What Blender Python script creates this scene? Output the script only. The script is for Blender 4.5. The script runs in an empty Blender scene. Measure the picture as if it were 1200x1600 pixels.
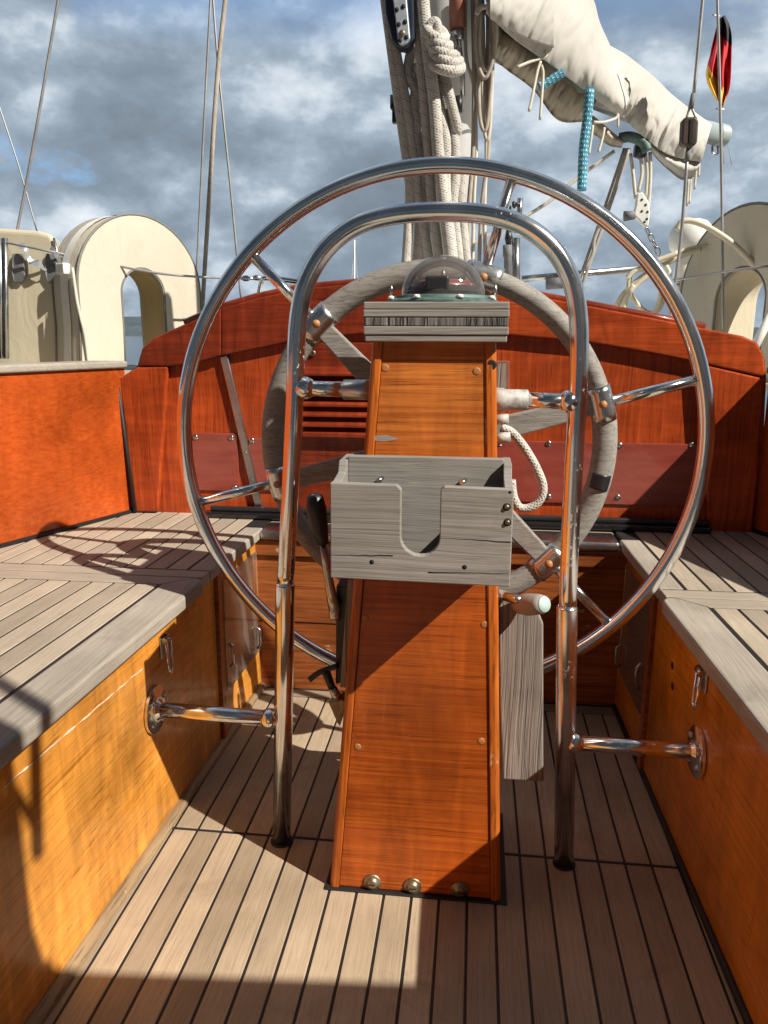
import bpy, bmesh, math, random
from mathutils import Vector, Matrix, noise
random.seed(7)
S = bpy.context.scene
COL = S.collection
PI = math.pi
V = Vector

# ------------------------------------------------------------------ camera
F_PX, PITCH, YAW, ROLL = 1211.46, .2235, .1161, .0043
CAM = V((.0883, 0, .9375))
_cy, _sy, _cp, _sp = math.cos(YAW), math.sin(YAW), math.cos(PITCH), math.sin(PITCH)
FW = V((-_sy*_cp, _cy*_cp, -_sp)); _rt = V((_cy, _sy, 0)); _up = _rt.cross(FW)
RT = _rt*math.cos(ROLL) + _up*math.sin(ROLL); UP = _up*math.cos(ROLL) - _rt*math.sin(ROLL)
cd = bpy.data.cameras.new('camera'); cam = bpy.data.objects.new('camera', cd); COL.objects.link(cam)
cd.sensor_fit = 'VERTICAL'; cd.sensor_height = 36; cd.lens = F_PX/1600*36
cd.clip_end = 20000; cd.clip_start = .02
m3 = Matrix((RT, UP, -FW)).transposed()
cam.matrix_world = Matrix.Translation(CAM) @ m3.to_4x4()
S.camera = cam

def ray(px, py): return FW + RT*((px-600)/F_PX) - UP*((py-800)/F_PX)
def W(px, py, y):                      # photo pixel -> point on the plane y = const
    d = ray(px, py); return CAM + d*((y-CAM.y)/d.y)
def WX(px, py, x):
    d = ray(px, py); return CAM + d*((x-CAM.x)/d.x)
def WZ(px, py, z):
    d = ray(px, py); return CAM + d*((z-CAM.z)/d.z)

# ------------------------------------------------------------------ materials
class G:
    def __init__(s, name):
        s.m = bpy.data.materials.new(name); s.m.use_nodes = True
        s.t = s.m.node_tree; s.b = s.t.nodes['Principled BSDF']
    def n(s, typ, ins=None, **kw):
        nd = s.t.nodes.new(typ)
        for k, v in kw.items(): setattr(nd, k, v)
        for k, v in (ins or {}).items(): s.set(nd.inputs[k], v)
        return nd
    def set(s, sock, v):
        if isinstance(v, bpy.types.NodeSocket): s.t.links.new(v, sock)
        else:
            if hasattr(sock, 'default_value'):
                if sock.type == 'RGBA' and len(v) == 3: v = (*v, 1)
                sock.default_value = v
    def p(s, **kw):
        for k, v in kw.items(): s.set(s.b.inputs[k.replace('_', ' ')], v)
    def math(s, op, a, b=0.0, c=0.0, clamp=False):
        nd = s.n('ShaderNodeMath', {0: a, 1: b, 2: c}, operation=op); nd.use_clamp = clamp; return nd.outputs[0]
    def mix(s, f, a, b, mode='MIX'):
        nd = s.n('ShaderNodeMix', data_type='RGBA', blend_type=mode)
        s.set(nd.inputs['Factor'], f); s.set(nd.inputs[6], a); s.set(nd.inputs[7], b); return nd.outputs[2]
    def ramp(s, f, pts):
        nd = s.n('ShaderNodeValToRGB', {'Fac': f}); e = nd.color_ramp.elements
        while len(e) < len(pts): e.new(.5)
        for el, (p, c) in zip(e, pts):
            el.position = p; el.color = (c, c, c, 1) if not hasattr(c, '__len__') else (*c[:3], 1)
        return nd.outputs['Color']
    def coord(s, sc=(1, 1, 1), loc=(0, 0, 0), rot=(0, 0, 0), out='Object'):
        tc = s.n('ShaderNodeTexCoord')
        return s.n('ShaderNodeMapping', {'Vector': tc.outputs[out], 'Scale': sc, 'Location': loc, 'Rotation': rot}).outputs[0]
    def noise(s, vec, sc=1., det=4., rough=.55, dist=0.):
        return s.n('ShaderNodeTexNoise', {'Vector': vec, 'Scale': sc, 'Detail': det, 'Roughness': rough, 'Distortion': dist}).outputs['Fac']
    def bump(s, h, st=.3, dist=.002):
        s.p(Normal=s.n('ShaderNodeBump', {'Height': h, 'Strength': st, 'Distance': dist}).outputs[0])

def wood(name, c1, c2, axis='z', fine=90, along=3., rough=.4, coat=0., bump=.25, bdist=.001, island=0.,
         crack=0., wear=None, wear_amt=.0, loc=(0, 0, 0), tone=.35, rot=(0, 0, 0), figure=.0, stain=0., warp=.010, det=6, scuff=0., pore=.55):
    g = G(name)
    sc = {'x': (along, fine, fine), 'y': (fine, along, fine), 'z': (fine, fine, along)}[axis]
    vec = g.coord(sc, loc, rot)
    if island:
        geo = g.n('ShaderNodeNewGeometry')
        off = g.math('MULTIPLY', geo.outputs['Random Per Island'], 37.)
        vec = g.n('ShaderNodeVectorMath', {0: vec, 1: g.n('ShaderNodeCombineXYZ', {0: off, 1: off, 2: off}).outputs[0]}, operation='ADD').outputs[0]
    wv = g.n('ShaderNodeTexNoise', {'Vector': g.coord({'x': (2.2, 7, 7), 'y': (7, 2.2, 7), 'z': (7, 7, 2.2)}[axis], loc), 'Scale': 1., 'Detail': 2., 'Roughness': .4}).outputs['Color']
    wv = g.n('ShaderNodeVectorMath', {0: wv, 1: (.5, .5, .5)}, operation='SUBTRACT').outputs[0]
    wa = {'x': (0, fine*warp*2, fine*warp*2), 'y': (fine*warp*2, 0, fine*warp*2), 'z': (fine*warp*2, fine*warp*2, 0)}[axis]
    wv = g.n('ShaderNodeVectorMath', {0: wv, 1: wa}, operation='MULTIPLY').outputs[0]
    vec = g.n('ShaderNodeVectorMath', {0: vec, 1: wv}, operation='ADD').outputs[0]
    n1 = g.noise(vec, 1., det, .55, .15)
    n3 = g.noise(vec, 3.2, 3, .6)
    big = g.noise(g.coord((4, 4, 4), loc), 1., 3, .5)
    col = g.mix(g.ramp(n1, [(.3, 0.), (.68, 1.)]), c1, c2)
    col = g.mix(1., col, g.ramp(big, [(.25, 1-tone), (.75, 1+tone*.45)]), 'MULTIPLY')
    if figure:
        fg = g.noise(g.coord({'x': (14, 3, 3), 'y': (3, 14, 3), 'z': (3, 3, 14)}[axis], loc), 2., 3, .5, 1.2)
        col = g.mix(1., col, g.ramp(fg, [(.3, 1-figure), (.7, 1+figure*.6)]), 'MULTIPLY')
    # pores: short fine dark strokes
    col = g.mix(1., col, g.ramp(n3, [(.33, pore), (.46, 1.)]), 'MULTIPLY')
    if island:
        col = g.mix(1., col, g.ramp(geo.outputs['Random Per Island'], [(0., 1-island), (.5, 1.), (1., 1+island*.6)]), 'MULTIPLY')
    r = rough
    hgt = g.math('ADD', n1, g.math('MULTIPLY', n3, .5))
    if crack:
        sc2 = tuple(a*.55 if a == fine else a*.5 for a in sc)
        ckv = g.n('ShaderNodeVectorMath', {0: g.n('ShaderNodeVectorMath', {0: vec, 1: (.45, .45, .45)}, operation='MULTIPLY').outputs[0], 1: (5.3, 2.1, 7.7)}, operation='ADD').outputs[0]
        ck = g.noise(ckv, 1., 3, .5, .2)
        cm = g.ramp(g.math('ABSOLUTE', g.math('SUBTRACT', ck, .5)), [(.0, 1.), (.045, 0.)])
        col = g.mix(g.math('MULTIPLY', cm, crack), col, tuple(a*.12 for a in c2))
        hgt = g.math('SUBTRACT', hgt, g.math('MULTIPLY', cm, 1.2*crack))
    if stain:
        sn = g.noise(g.coord((7, 7, 7), (3, 1, 4)), 1., 5, .6, .4)
        col = g.mix(g.math('MULTIPLY', g.ramp(sn, [(.58, 0.), (.7, 1.)]), stain), col, tuple(a*.45 for a in c2))
    if scuff:
        s1 = g.noise(g.coord((70, 70, 6), (4, 2, 6), (.25, .9, .3)), 1., 1, .5, .0); s2 = g.noise(g.coord((3, 3, 3), (9, 2, 6)), 1., 2, .5)
        sm_ = g.math('MULTIPLY', g.ramp(g.math('ABSOLUTE', g.math('SUBTRACT', s1, .5)), [(.0, 1.), (.010, 0.)]), g.ramp(s2, [(.54, 0.), (.66, 1.)]))
        col = g.mix(g.math('MULTIPLY', sm_, scuff*.4), col, (.62, .46, .30))
        r = g.math('ADD', g.math('MULTIPLY', g.ramp(big, [(.35, 0.), (.7, 1.)]), .16), rough)
    if wear:
        sc3 = tuple(9 if a == fine else 4 for a in sc)
        wn = g.noise(g.coord(sc3, (1.2, 8.4, 3.3)), 1., 8, .7, .3)
        wm = g.ramp(wn, [(.72-wear_amt, 0.), (.74-wear_amt, 1.)])
        col = g.mix(wm, col, wear)
        r = g.math('ADD', g.math('MULTIPLY', wm, .4), rough)
        if coat: g.p(Coat_Weight=g.math('MULTIPLY', g.math('SUBTRACT', 1., wm), coat))
    elif coat: g.p(Coat_Weight=coat)
    if coat: g.p(Coat_Roughness=.09, Specular_IOR_Level=.2)
    g.p(Base_Color=col, Roughness=r)
    g.bump(hgt, bump, bdist)
    return g.m

def plain(name, c, rough=.5, metal=0., var=.2, sc=12., bump=0., coat=0., spec=.5, bsc=60.):
    g = G(name)
    n1 = g.noise(g.coord((sc,)*3), 1., 6, .6)
    g.p(Base_Color=g.mix(1., (*c, 1), g.ramp(n1, [(.3, 1-var), (.7, 1+var*.5)]), 'MULTIPLY'),
        Roughness=g.math('ADD', g.math('MULTIPLY', n1, .25), max(rough-.12, .02)), Metallic=metal)
    if coat: g.p(Coat_Weight=coat)
    if bump: g.bump(g.noise(g.coord((bsc,)*3), 1., 5, .6), bump, .002)
    return g.m

def chrome(name, c=(.88, .88, .88), rough=.10, pit=0., dirt=.15):
    g = G(name)
    n1 = g.noise(g.coord((9, 9, 9)), 1., 6, .6)
    col = g.mix(1., (*c, 1), g.ramp(n1, [(.3, 1-dirt), (.6, 1.)]), 'MULTIPLY')
    rgh = g.math('ADD', g.math('MULTIPLY', g.ramp(n1, [(.4, 0.), (.8, 1.)]), .13), rough)
    met = 1.
    if pit:
        pn = g.noise(g.coord((150, 150, 90)), 1., 2, .5)
        pb = g.noise(g.coord((7, 7, 4), (2, 5, 1)), 1., 3, .5)
        pm = g.math('MULTIPLY', g.ramp(pn, [(.6, 0.), (.66, 1.)]), g.ramp(pb, [(.5-pit, 0.), (.62-pit*.5, 1.)]))
        col = g.mix(pm, col, (.62, .57, .5)); rgh = g.math('ADD', rgh, g.math('MULTIPLY', pm, .5))
        met = g.math('SUBTRACT', 1., g.math('MULTIPLY', pm, .8))
    g.p(Base_Color=col, Roughness=rgh, Metallic=met)
    g.bump(g.noise(g.coord((25, 25, 25)), 1., 3, .5), .04, .002)
    return g.m

def rope_mat(name, c, c2=None, pitch=135., fleck=None, zig=False):
    g = G(name)
    uv = g.n('ShaderNodeSeparateXYZ', {0: g.n('ShaderNodeTexCoord').outputs['UV']})
    u = g.math('MULTIPLY', uv.outputs[0], pitch*2*PI); v = g.math('MULTIPLY', uv.outputs[1], 6*2*PI)
    a = g.math('SINE', g.math('ADD', u, v)); b = g.math('SINE', g.math('SUBTRACT', u, v))
    h = g.math('MAXIMUM', a, b)
    k = g.ramp(h, [(.1, .70), (.8, 1.)])
    base = (*c, 1)
    if zig:
        base = g.mix(g.ramp(g.math('MULTIPLY', a, b), [(.47, 0.), (.53, 1.)]), c, c2)
    col = g.mix(1., base, k, 'MULTIPLY')
    if fleck:
        w = g.math('SINE', g.math('ADD', g.math('MULTIPLY', uv.outputs[0], 190.), g.math('MULTIPLY', uv.outputs[1], 2*2*PI)))
        w2 = g.math('SINE', g.math('SUBTRACT', g.math('MULTIPLY', uv.outputs[0], 900.), g.math('MULTIPLY', uv.outputs[1], 3*2*PI)))
        fm = g.math('MULTIPLY', g.ramp(w, [(.93, 0.), (.96, 1.)]), g.ramp(w2, [(.45, 0.), (.6, 1.)]))
        col = g.mix(fm, col, fleck)
    d = g.noise(g.coord((14, 14, 14)), 1., 4, .6)
    col = g.mix(1., col, g.ramp(d, [(.3, .78), (.65, 1.06)]), 'MULTIPLY')
    g.p(Base_Color=col, Roughness=.85); g.bump(h, .4, .0016)
    return g.m

M = {}
M['teak'] = wood('weathered_teak', (.43, .36, .275), (.355, .29, .215), 'y', 330, 5, .7, bump=.3, island=.17, tone=.28, stain=.4, pore=.75)
M['teak_edge'] = wood('weathered_teak_edge', (.40, .355, .295), (.33, .285, .23), 'y', 260, 3, .72, bump=.35, tone=.35, stain=.35, crack=.2, pore=.75)
M['teak_cross'] = wood('weathered_teak_cross', (.39, .33, .26), (.32, .265, .20), 'x', 300, 4, .72, bump=.3, island=.15, tone=.25)
M['floor'] = wood('floor_teak', (.45, .352, .242), (.365, .272, .182), 'y', 340, 6, .62, bump=.25, island=.2, tone=.3, stain=.4, pore=.72)
M['floor_x'] = wood('floor_teak_cross', (.32, .25, .185), (.25, .19, .135), 'x', 280, 4, .62, bump=.25, island=.1)
M['trim'] = wood('worn_trim', (.36, .25, .14), (.22, .14, .07), 'y', 90, 4, .6, bump=.3, wear=(.5, .42, .32), wear_amt=.12)
M['caulk'] = plain('caulk', (.012, .011, .011), .6)
M['mahog'] = wood('mahogany_varnish', (.50, .082, .017), (.33, .043, .009), 'z', 110, 3, .32, coat=.33, bump=.08, tone=.4, figure=.22)
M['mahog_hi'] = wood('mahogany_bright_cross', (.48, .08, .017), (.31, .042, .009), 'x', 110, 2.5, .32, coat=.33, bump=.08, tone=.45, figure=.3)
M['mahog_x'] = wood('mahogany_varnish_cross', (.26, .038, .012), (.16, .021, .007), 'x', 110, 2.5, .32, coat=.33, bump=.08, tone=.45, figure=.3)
M['mahog_y'] = wood('mahogany_varnish_long', (.54, .10, .016), (.40, .058, .009), 'y', 150, 1.4, .26, coat=.35, bump=.04, tone=.5, figure=.12, warp=.03, scuff=.6, pore=.8)
M['mahog_dk'] = wood('mahogany_dark', (.42, .13, .035), (.22, .055, .014), 'x', 110, 3, .4, coat=.4, bump=.12, tone=.5, wear=(.45, .26, .13), wear_amt=.07)
M['amber'] = wood('amber_varnish', (.71, .31, .055), (.59, .225, .032), 'y', 120, 1.6, .3, coat=.27, bump=.1, tone=.5, wear=(.55, .40, .24), wear_amt=.035, rot=(.22, 0, 0), figure=.25, warp=.022, scuff=.7, stain=.35)
M['amber_r'] = wood('amber_varnish_dark', (.74, .27, .018), (.62, .19, .011), 'y', 120, 1.6, .3, coat=.27, bump=.1, tone=.5, scuff=.7, stain=.35, warp=.022, wear=(.5, .36, .22), wear_amt=.03, rot=(-.22, 0, 0), figure=.18, loc=(3, 1, 2))
M['ped_up'] = wood('pedestal_upper_veneer', (.56, .18, .034), (.35, .085, .013), 'x', 170, 3, .34, coat=.20, bump=.12, tone=.4, figure=.2, scuff=.5, warp=.006)
M['ped_lo'] = wood('pedestal_lower_veneer', (.52, .118, .016), (.33, .057, .008), 'x', 170, 3, .32, coat=.22, bump=.12, tone=.5, figure=.2, stain=.5, scuff=.6, warp=.006, wear=(.40, .2, .08), wear_amt=-.02)
M['ped_b'] = wood('pedestal_batten', (.55, .15, .022), (.34, .068, .01), 'z', 80, 4, .3, coat=.27, bump=.1, wear=(.55, .33, .17), wear_amt=.05)
M['grey'] = wood('weathered_grey_wood', (.325, .30, .27), (.235, .214, .19), 'x', 230, 2.2, .85, bump=.4, bdist=.001, crack=.22, tone=.35, warp=.013, det=5, stain=.22, pore=.7)
M['grey_z'] = wood('weathered_grey_wood_vertical', (.33, .29, .25), (.20, .17, .142), 'z', 230, 2., .85, bump=.8, bdist=.0016, crack=.45, pore=.7, tone=.3, det=5, stain=.3)
M['grey_end'] = wood('weathered_end_grain', (.24, .225, .21), (.07, .063, .058), 'z', 180, 9, .9, bump=.9, bdist=.0025, crack=.8)
M['grey_ring'] = wood('weathered_wheel_rim', (.31, .29, .26), (.235, .215, .19), 'x', 160, 14, .8, bump=.4, crack=.3, tone=.25)
M['chrome'] = chrome('polished_steel')
M['chrome_pit'] = chrome('pitted_steel', pit=-.09, dirt=.22, rough=.13)
M['chrome_rust'] = chrome('rust_pitted_steel', pit=-.06, dirt=.35, rough=.18)
M['steel'] = chrome('dull_steel', (.55, .55, .55), .25, dirt=.35)
M['clamp'] = chrome('brushed_clamp_steel', (.72, .71, .69), .22, dirt=.3)
M['wire'] = plain('rigging_wire', (.34, .33, .33), .45, .5)
M['brass'] = plain('tarnished_brass', (.33, .26, .17), .42, .85, .5, 60.)
M['bronze'] = plain('aged_bronze_plug', (.40, .17, .06), .5, 0., .3, 60)
M['card_reflect'] = plain('compass_card', (.16, .03, .022), .35, 0., .3, 30, coat=.22)  # red-brown tone paints in the reflection seen inside the dome
M['verdi'] = plain('verdigris', (.10, .16, .145), .6, .3, .45, 60., bump=.3)
M['black'] = plain('black_rubber', (.018, .018, .02), .42, 0., .3)
M['blackgl'] = plain('black_gloss_strip', (.012, .011, .012), .18, 0., .3, coat=.4)
M['hole'] = plain('dark_hollow', (.006, .005, .004), .8)
def vinyl(name, c, c2):
    g = G(name)
    a = g.noise(g.coord((5, 5, 2.2)), 1., 6, .6, .4); b2 = g.noise(g.coord((26, 26, 5), (2, 7, 1)), 1., 5, .65)
    col = g.mix(g.ramp(a, [(.42, 0.), (.72, .8)]), c, c2)
    col = g.mix(g.math('MULTIPLY', g.ramp(b2, [(.6, 0.), (.8, .35)]), 1.), col, (.25, .22, .17))
    cre = g.noise(g.coord((9, 9, 5)), 1., 3, .5, 1.2)
    hh = g.math('ADD', g.math('MULTIPLY', g.math('ABSOLUTE', g.math('SUBTRACT', cre, .5)), 2.), g.math('MULTIPLY', g.noise(g.coord((160,)*3), 1., 2, .5), .05))
    g.p(Base_Color=col, Roughness=g.math('ADD', g.math('MULTIPLY', a, .3), .35)); g.bump(hh, .2, .012); return g.m
M['vinyl'] = vinyl('cream_vinyl', (.51, .465, .375), (.43, .38, .29))
M['vinyl_in'] = vinyl('yellowed_vinyl', (.50, .385, .17), (.36, .27, .12))
M['vinyl2'] = vinyl('aged_cream_vinyl', (.53, .475, .35), (.44, .38, .26))
M['piping'] = plain('dark_piping', (.17, .16, .14), .6)
M['strapw'] = plain('white_webbing', (.72, .70, .65), .8, 0., .1, 40)
M['greyclip'] = plain('grey_webbing', (.16, .16, .17), .7, 0., .35, 30)
M['canvas'] = plain('sail_canvas', (.47, .45, .41), .85, 0., .2, 5, bump=.12, bsc=70)
M['canvas_dk'] = plain('shade_toned_canvas', (.40, .345, .27), .85, 0., .22, 4.5, bump=.15, bsc=50)  # browner copy of the sail canvas, shade of the underside put into its colour
M['mast'] = plain('white_mast_paint', (.76, .76, .76), .35, 0., .1, 5)
M['spar'] = plain('pale_green_spar', (.36, .42, .42), .4, .2, .15, 9)
M['navy'] = plain('navy_block_cheek', (.012, .02, .04), .35, 0., .3)
M['plate'] = plain('brushed_plate', (.55, .60, .66), .4, .6, .15, 30)
M['brownp'] = plain('brown_leather_sleeve', (.27, .10, .065), .45, 0., .3, 14)
M['brownblk'] = plain('dark_brown_block', (.05, .032, .026), .5, 0., .35, 30)
M['white'] = plain('white_plastic', (.74, .74, .70), .4, 0., .12, 8)
M['flakew'] = plain('flaking_white_paint', (.40, .385, .36), .55, .0, .5, 70., bump=.5, bsc=120)
M['rope'] = rope_mat('braided_rope', (.56, .53, .48), fleck=(.03, .035, .05))
M['rope_t'] = rope_mat('tan_line', (.48, .42, .35), pitch=160, fleck=(.25, .08, .05))
M['rope_w'] = rope_mat('white_cord', (.70, .66, .56), pitch=140)
M['rope_b'] = rope_mat('blue_white_rope', (.035, .27, .40), (.66, .78, .8), pitch=38, zig=True)
M['rope_g'] = rope_mat('grey_line', (.42, .385, .35), pitch=180)
M['hose'] = plain('cream_hose', (.60, .54, .40), .5, 0., .15, 20)
M['flake'] = plain('raw_wood_flakes', (.56, .46, .33), .8, 0., .4, 120.)
M['plaque'] = None
g = G('tinted_acrylic'); g.p(Base_Color=(.34, .085, .06, 1), Roughness=.16, Coat_Weight=.6)
n_ = g.noise(g.coord((6, 6, 40)), 1., 4, .6); g.p(Base_Color=g.mix(g.ramp(n_, [(.3, 0.), (.7, 1.)]), (.31, .062, .042), (.21, .038, .025))); M['plaque'] = g.m
def glassy(name, tint, gl=.12, rough=.03, mixin=.0):
    g = G(name); t = g.t; out = t.nodes['Material Output']
    tr = g.n('ShaderNodeBsdfTransparent', {'Color': (*tint, 1)}); gs = g.n('ShaderNodeBsdfGlossy', {'Color': (1, 1, 1, 1), 'Roughness': rough})
    fr = g.n('ShaderNodeLayerWeight', {'Blend': .25})
    f = g.math('ADD', g.math('MULTIPLY', fr.outputs['Fresnel'], .8), gl, clamp=True)
    mx = g.n('ShaderNodeMixShader', {0: f, 1: tr.outputs[0], 2: gs.outputs[0]})
    last = mx.outputs[0]
    if mixin:
        df = g.n('ShaderNodeBsdfDiffuse', {'Color': (.7, .66, .6, 1)})
        last = g.n('ShaderNodeMixShader', {0: mixin, 1: last, 2: df.outputs[0]}).outputs[0]
    t.links.new(last, out.inputs['Surface']); return g.m
M['dome'] = glassy('clear_dome', (.93, .9, .9), .05, .02, .06)
M['pane'] = glassy('scuffed_clear_pane', (.85, .83, .8), .10, .1, .06)
g = G('german_flag_cloth')
uvx = g.n('ShaderNodeSeparateXYZ', {0: g.n('ShaderNodeTexCoord').outputs['UV']}).outputs[1]
cr_ = g.n('ShaderNodeValToRGB', {'Fac': uvx}); cr_.color_ramp.interpolation = 'CONSTANT'
e = cr_.color_ramp.elements; e[0].position = 0; e[0].color = (.80, .47, .05, 1); e[1].position = .34; e[1].color = (.62, .035, .05, 1)
e3 = e.new(.67); e3.color = (.02, .02, .025, 1)
g.p(Base_Color=cr_.outputs['Color'], Roughness=.8); M['flag'] = g.m
g = G('sea_water'); g.p(Base_Color=(.02, .045, .06, 1), Roughness=.12); g.bump(g.noise(g.coord((.6, .6, .6)), 1., 5, .6), .5, .3); M['water'] = g.m
g = G('wooded_hill')
n_ = g.noise(g.coord((.03, .03, .06)), 1., 6, .65); g.p(Base_Color=g.mix(g.ramp(n_, [(.35, 0.), (.65, 1.)]), (.035, .055, .07), (.075, .10, .11)), Roughness=1.); M['hill'] = g.m

# ------------------------------------------------------------------ mesh helpers
class B:
    def __init__(s): s.bm = bmesh.new(); s.uv = s.bm.loops.layers.uv.new('UVMap')
    def face(s, vs, smooth=False):
        try: f = s.bm.faces.new(vs)
        except ValueError: return None
        f.smooth = smooth; return f
    def hexa(s, P):                    # 8 corners: bottom ring 0-3, top ring 4-7
        v = [s.bm.verts.new(p) for p in P]
        for q in ((3, 2, 1, 0), (4, 5, 6, 7), (0, 1, 5, 4), (1, 2, 6, 5), (2, 3, 7, 6), (3, 0, 4, 7)): s.face([v[i] for i in q])
        return s
    def box(s, x0, x1, y0, y1, z0, z1):
        return s.hexa([(x0, y0, z0), (x1, y0, z0), (x1, y1, z0), (x0, y1, z0), (x0, y0, z1), (x1, y0, z1), (x1, y1, z1), (x0, y1, z1)])
    def prism(s, A, Bp, smooth_side=False):     # two matching rings of 3-D points
        a = [s.bm.verts.new(p) for p in A]; b = [s.bm.verts.new(p) for p in Bp]; n = len(a)
        s.face(a[::-1]); s.face(b)
        for i in range(n): s.face([a[i], a[(i+1) % n], b[(i+1) % n], b[i]], smooth_side)
        return s
    def pxz(s, pts, y0, y1): return s.prism([(x, y0, z) for x, z in pts], [(x, y1, z) for x, z in pts])
    def pxy(s, pts, z0, z1): return s.prism([(x, y, z0) for x, y in pts], [(x, y, z1) for x, y in pts])
    def pyz(s, pts, x0, x1): return s.prism([(x0, y, z) for y, z in pts], [(x1, y, z) for y, z in pts])
    def tube(s, pts, r, seg=12, closed=False, caps=True, flat=1.0):
        pts = [V(p) for p in pts]; n = len(pts)
        rs = r if hasattr(r, '__len__') else [r]*n
        T = []
        for i in range(n):
            if closed: t = pts[(i+1) % n]-pts[i-1]
            else: t = pts[min(i+1, n-1)]-pts[max(i-1, 0)]
            T.append(t.normalized() if t.length > 1e-9 else V((0, 0, 1)))
        up = V((0, 0, 1)) if abs(T[0].z) < .9 else V((0, -1, 0))
        N = (up-T[0]*up.dot(T[0])).normalized(); rings = []; L = 0; Ls = []
        for i in range(n):
            N = (N-T[i]*N.dot(T[i])).normalized(); Bn = T[i].cross(N)
            if i: L += (pts[i]-pts[i-1]).length
            Ls.append(L)
            rings.append([s.bm.verts.new(pts[i]+N*(math.cos(2*PI*k/seg)*rs[i])+Bn*(math.sin(2*PI*k/seg)*rs[i]*flat)) for k in range(seg)])
        for i in range(n if closed else n-1):
            j = (i+1) % n
            l0, l1 = Ls[i], (Ls[j] if j else L+(pts[0]-pts[-1]).length)
            for k in range(seg):
                f = s.face([rings[i][k], rings[i][(k+1) % seg], rings[j][(k+1) % seg], rings[j][k]], True)
                if f:
                    for lp, uv in zip(f.loops, ((l0, k/seg), (l0, (k+1)/seg), (l1, (k+1)/seg), (l1, k/seg))): lp[s.uv].uv = uv
        if caps and not closed: s.face(rings[0][::-1]); s.face(rings[-1])
        return s
    def lathe(s, prof, c, axis=(0, 0, 1), seg=32, cap=True):     # prof: (radius, height)
        A = V(axis).normalized(); up = V((0, 0, 1)) if abs(A.z) < .9 else V((1, 0, 0))
        N = (up-A*up.dot(A)).normalized(); Bn = A.cross(N); c = V(c); rings = []
        for r, h in prof: rings.append([s.bm.verts.new(c+A*h+(N*math.cos(2*PI*k/seg)+Bn*math.sin(2*PI*k/seg))*max(r, 1e-5)) for k in range(seg)])
        for i in range(len(prof)-1):
            for k in range(seg): s.face([rings[i][k], rings[i][(k+1) % seg], rings[i+1][(k+1) % seg], rings[i+1][k]], True)
        if cap: s.face(rings[0][::-1]); s.face(rings[-1])
        return s
    def grid(s, P, smooth=True, wrap=False, uv=True):            # P[i][j] points
        R = [[s.bm.verts.new(p) for p in row] for row in P]; n, m = len(R), len(R[0])
        for i in range(n-1):
            for j in range(m if wrap else m-1):
                k = (j+1) % m
                f = s.face([R[i][j], R[i+1][j], R[i+1][k], R[i][k]], smooth)
                if f and uv:
                    for lp, q in zip(f.loops, ((i/(n-1), j/m), ((i+1)/(n-1), j/m), ((i+1)/(n-1), (j+1)/m), (i/(n-1), (j+1)/m))): lp[s.uv].uv = q
        return R
    def build(s, name, mat, parent=None, bevel=0., seg=2, sharp=None, mats=None):
        bmesh.ops.recalc_face_normals(s.bm, faces=s.bm.faces)
        me = bpy.data.meshes.new(name)
        o = bpy.data.objects.new(name, me)
        if parent is not None:
            o.parent = parent; s.bm.transform(Matrix.Translation(-parent_origin(parent)))
        s.bm.to_mesh(me); s.bm.free(); COL.objects.link(o)
        for m in (mats or [mat]): me.materials.append(m)
        if sharp: me.set_sharp_from_angle(angle=math.radians(sharp))
        if bevel:
            b = o.modifiers.new('bevel', 'BEVEL'); b.width = bevel; b.segments = seg; b.limit_method = 'ANGLE'; b.angle_limit = math.radians(35)
        return o
ORG = {}
def parent_origin(o):
    p = V((0, 0, 0))
    while o is not None: p = p+o.location; o = o.parent
    return p
def cr(pts, n=8, closed=False):                                  # Catmull-Rom through points
    P = [V(p) for p in pts]; out = []; N = len(P)
    for i in range(N if closed else N-1):
        p0 = P[i-1] if (closed or i) else P[0]*2-P[1]
        p1 = P[i]; p2 = P[(i+1) % N]
        p3 = P[(i+2) % N] if (closed or i+2 < N) else p2*2-p1
        for k in range(n):
            t = k/n
            out.append(.5*((2*p1)+(p2-p0)*t+(2*p0-5*p1+4*p2-p3)*t*t+(3*p1-p0-3*p2+p3)*t**3))
    if not closed: out.append(P[-1])
    return out
def pxp(pts, y, n=6, closed=False):                              # smooth path from photo pixels on plane(s) y
    return cr([W(a[0], a[1], a[2] if len(a) > 2 else y) for a in pts], n, closed)
def tag(o, label, cat, group=None, kind=None):
    if label: o['label'] = label
    if cat: o['category'] = cat
    if group: o['group'] = group
    if kind: o['kind'] = kind
    return o
def thing(name, label, cat, loc=(0, 0, 0), group=None):
    o = bpy.data.objects.new(name, None); o.empty_display_size = .05; o.location = loc; COL.objects.link(o)
    return tag(o, label, cat, group)
def struct(o): o['kind'] = 'structure'; return o
def rod(name, a, b, r, mat, parent=None, seg=12): return B().tube([a, b], r, seg).build(name, mat, parent)
def screw(c, axis, r, mat, parent, name='screw'):
    A = V(axis).normalized()
    b = B().lathe([(r, -.002), (r, .0012), (r*.82, .0024), (r*.5, .0030), (.0001, .0031)], c, axis, 16)
    return b.build(name, mat, parent)

TAP = .0266
def face_x(y): return .522-TAP*y           # bench faces, both sides
def edge_x(y): return .510-TAP*y           # seat edges

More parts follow.
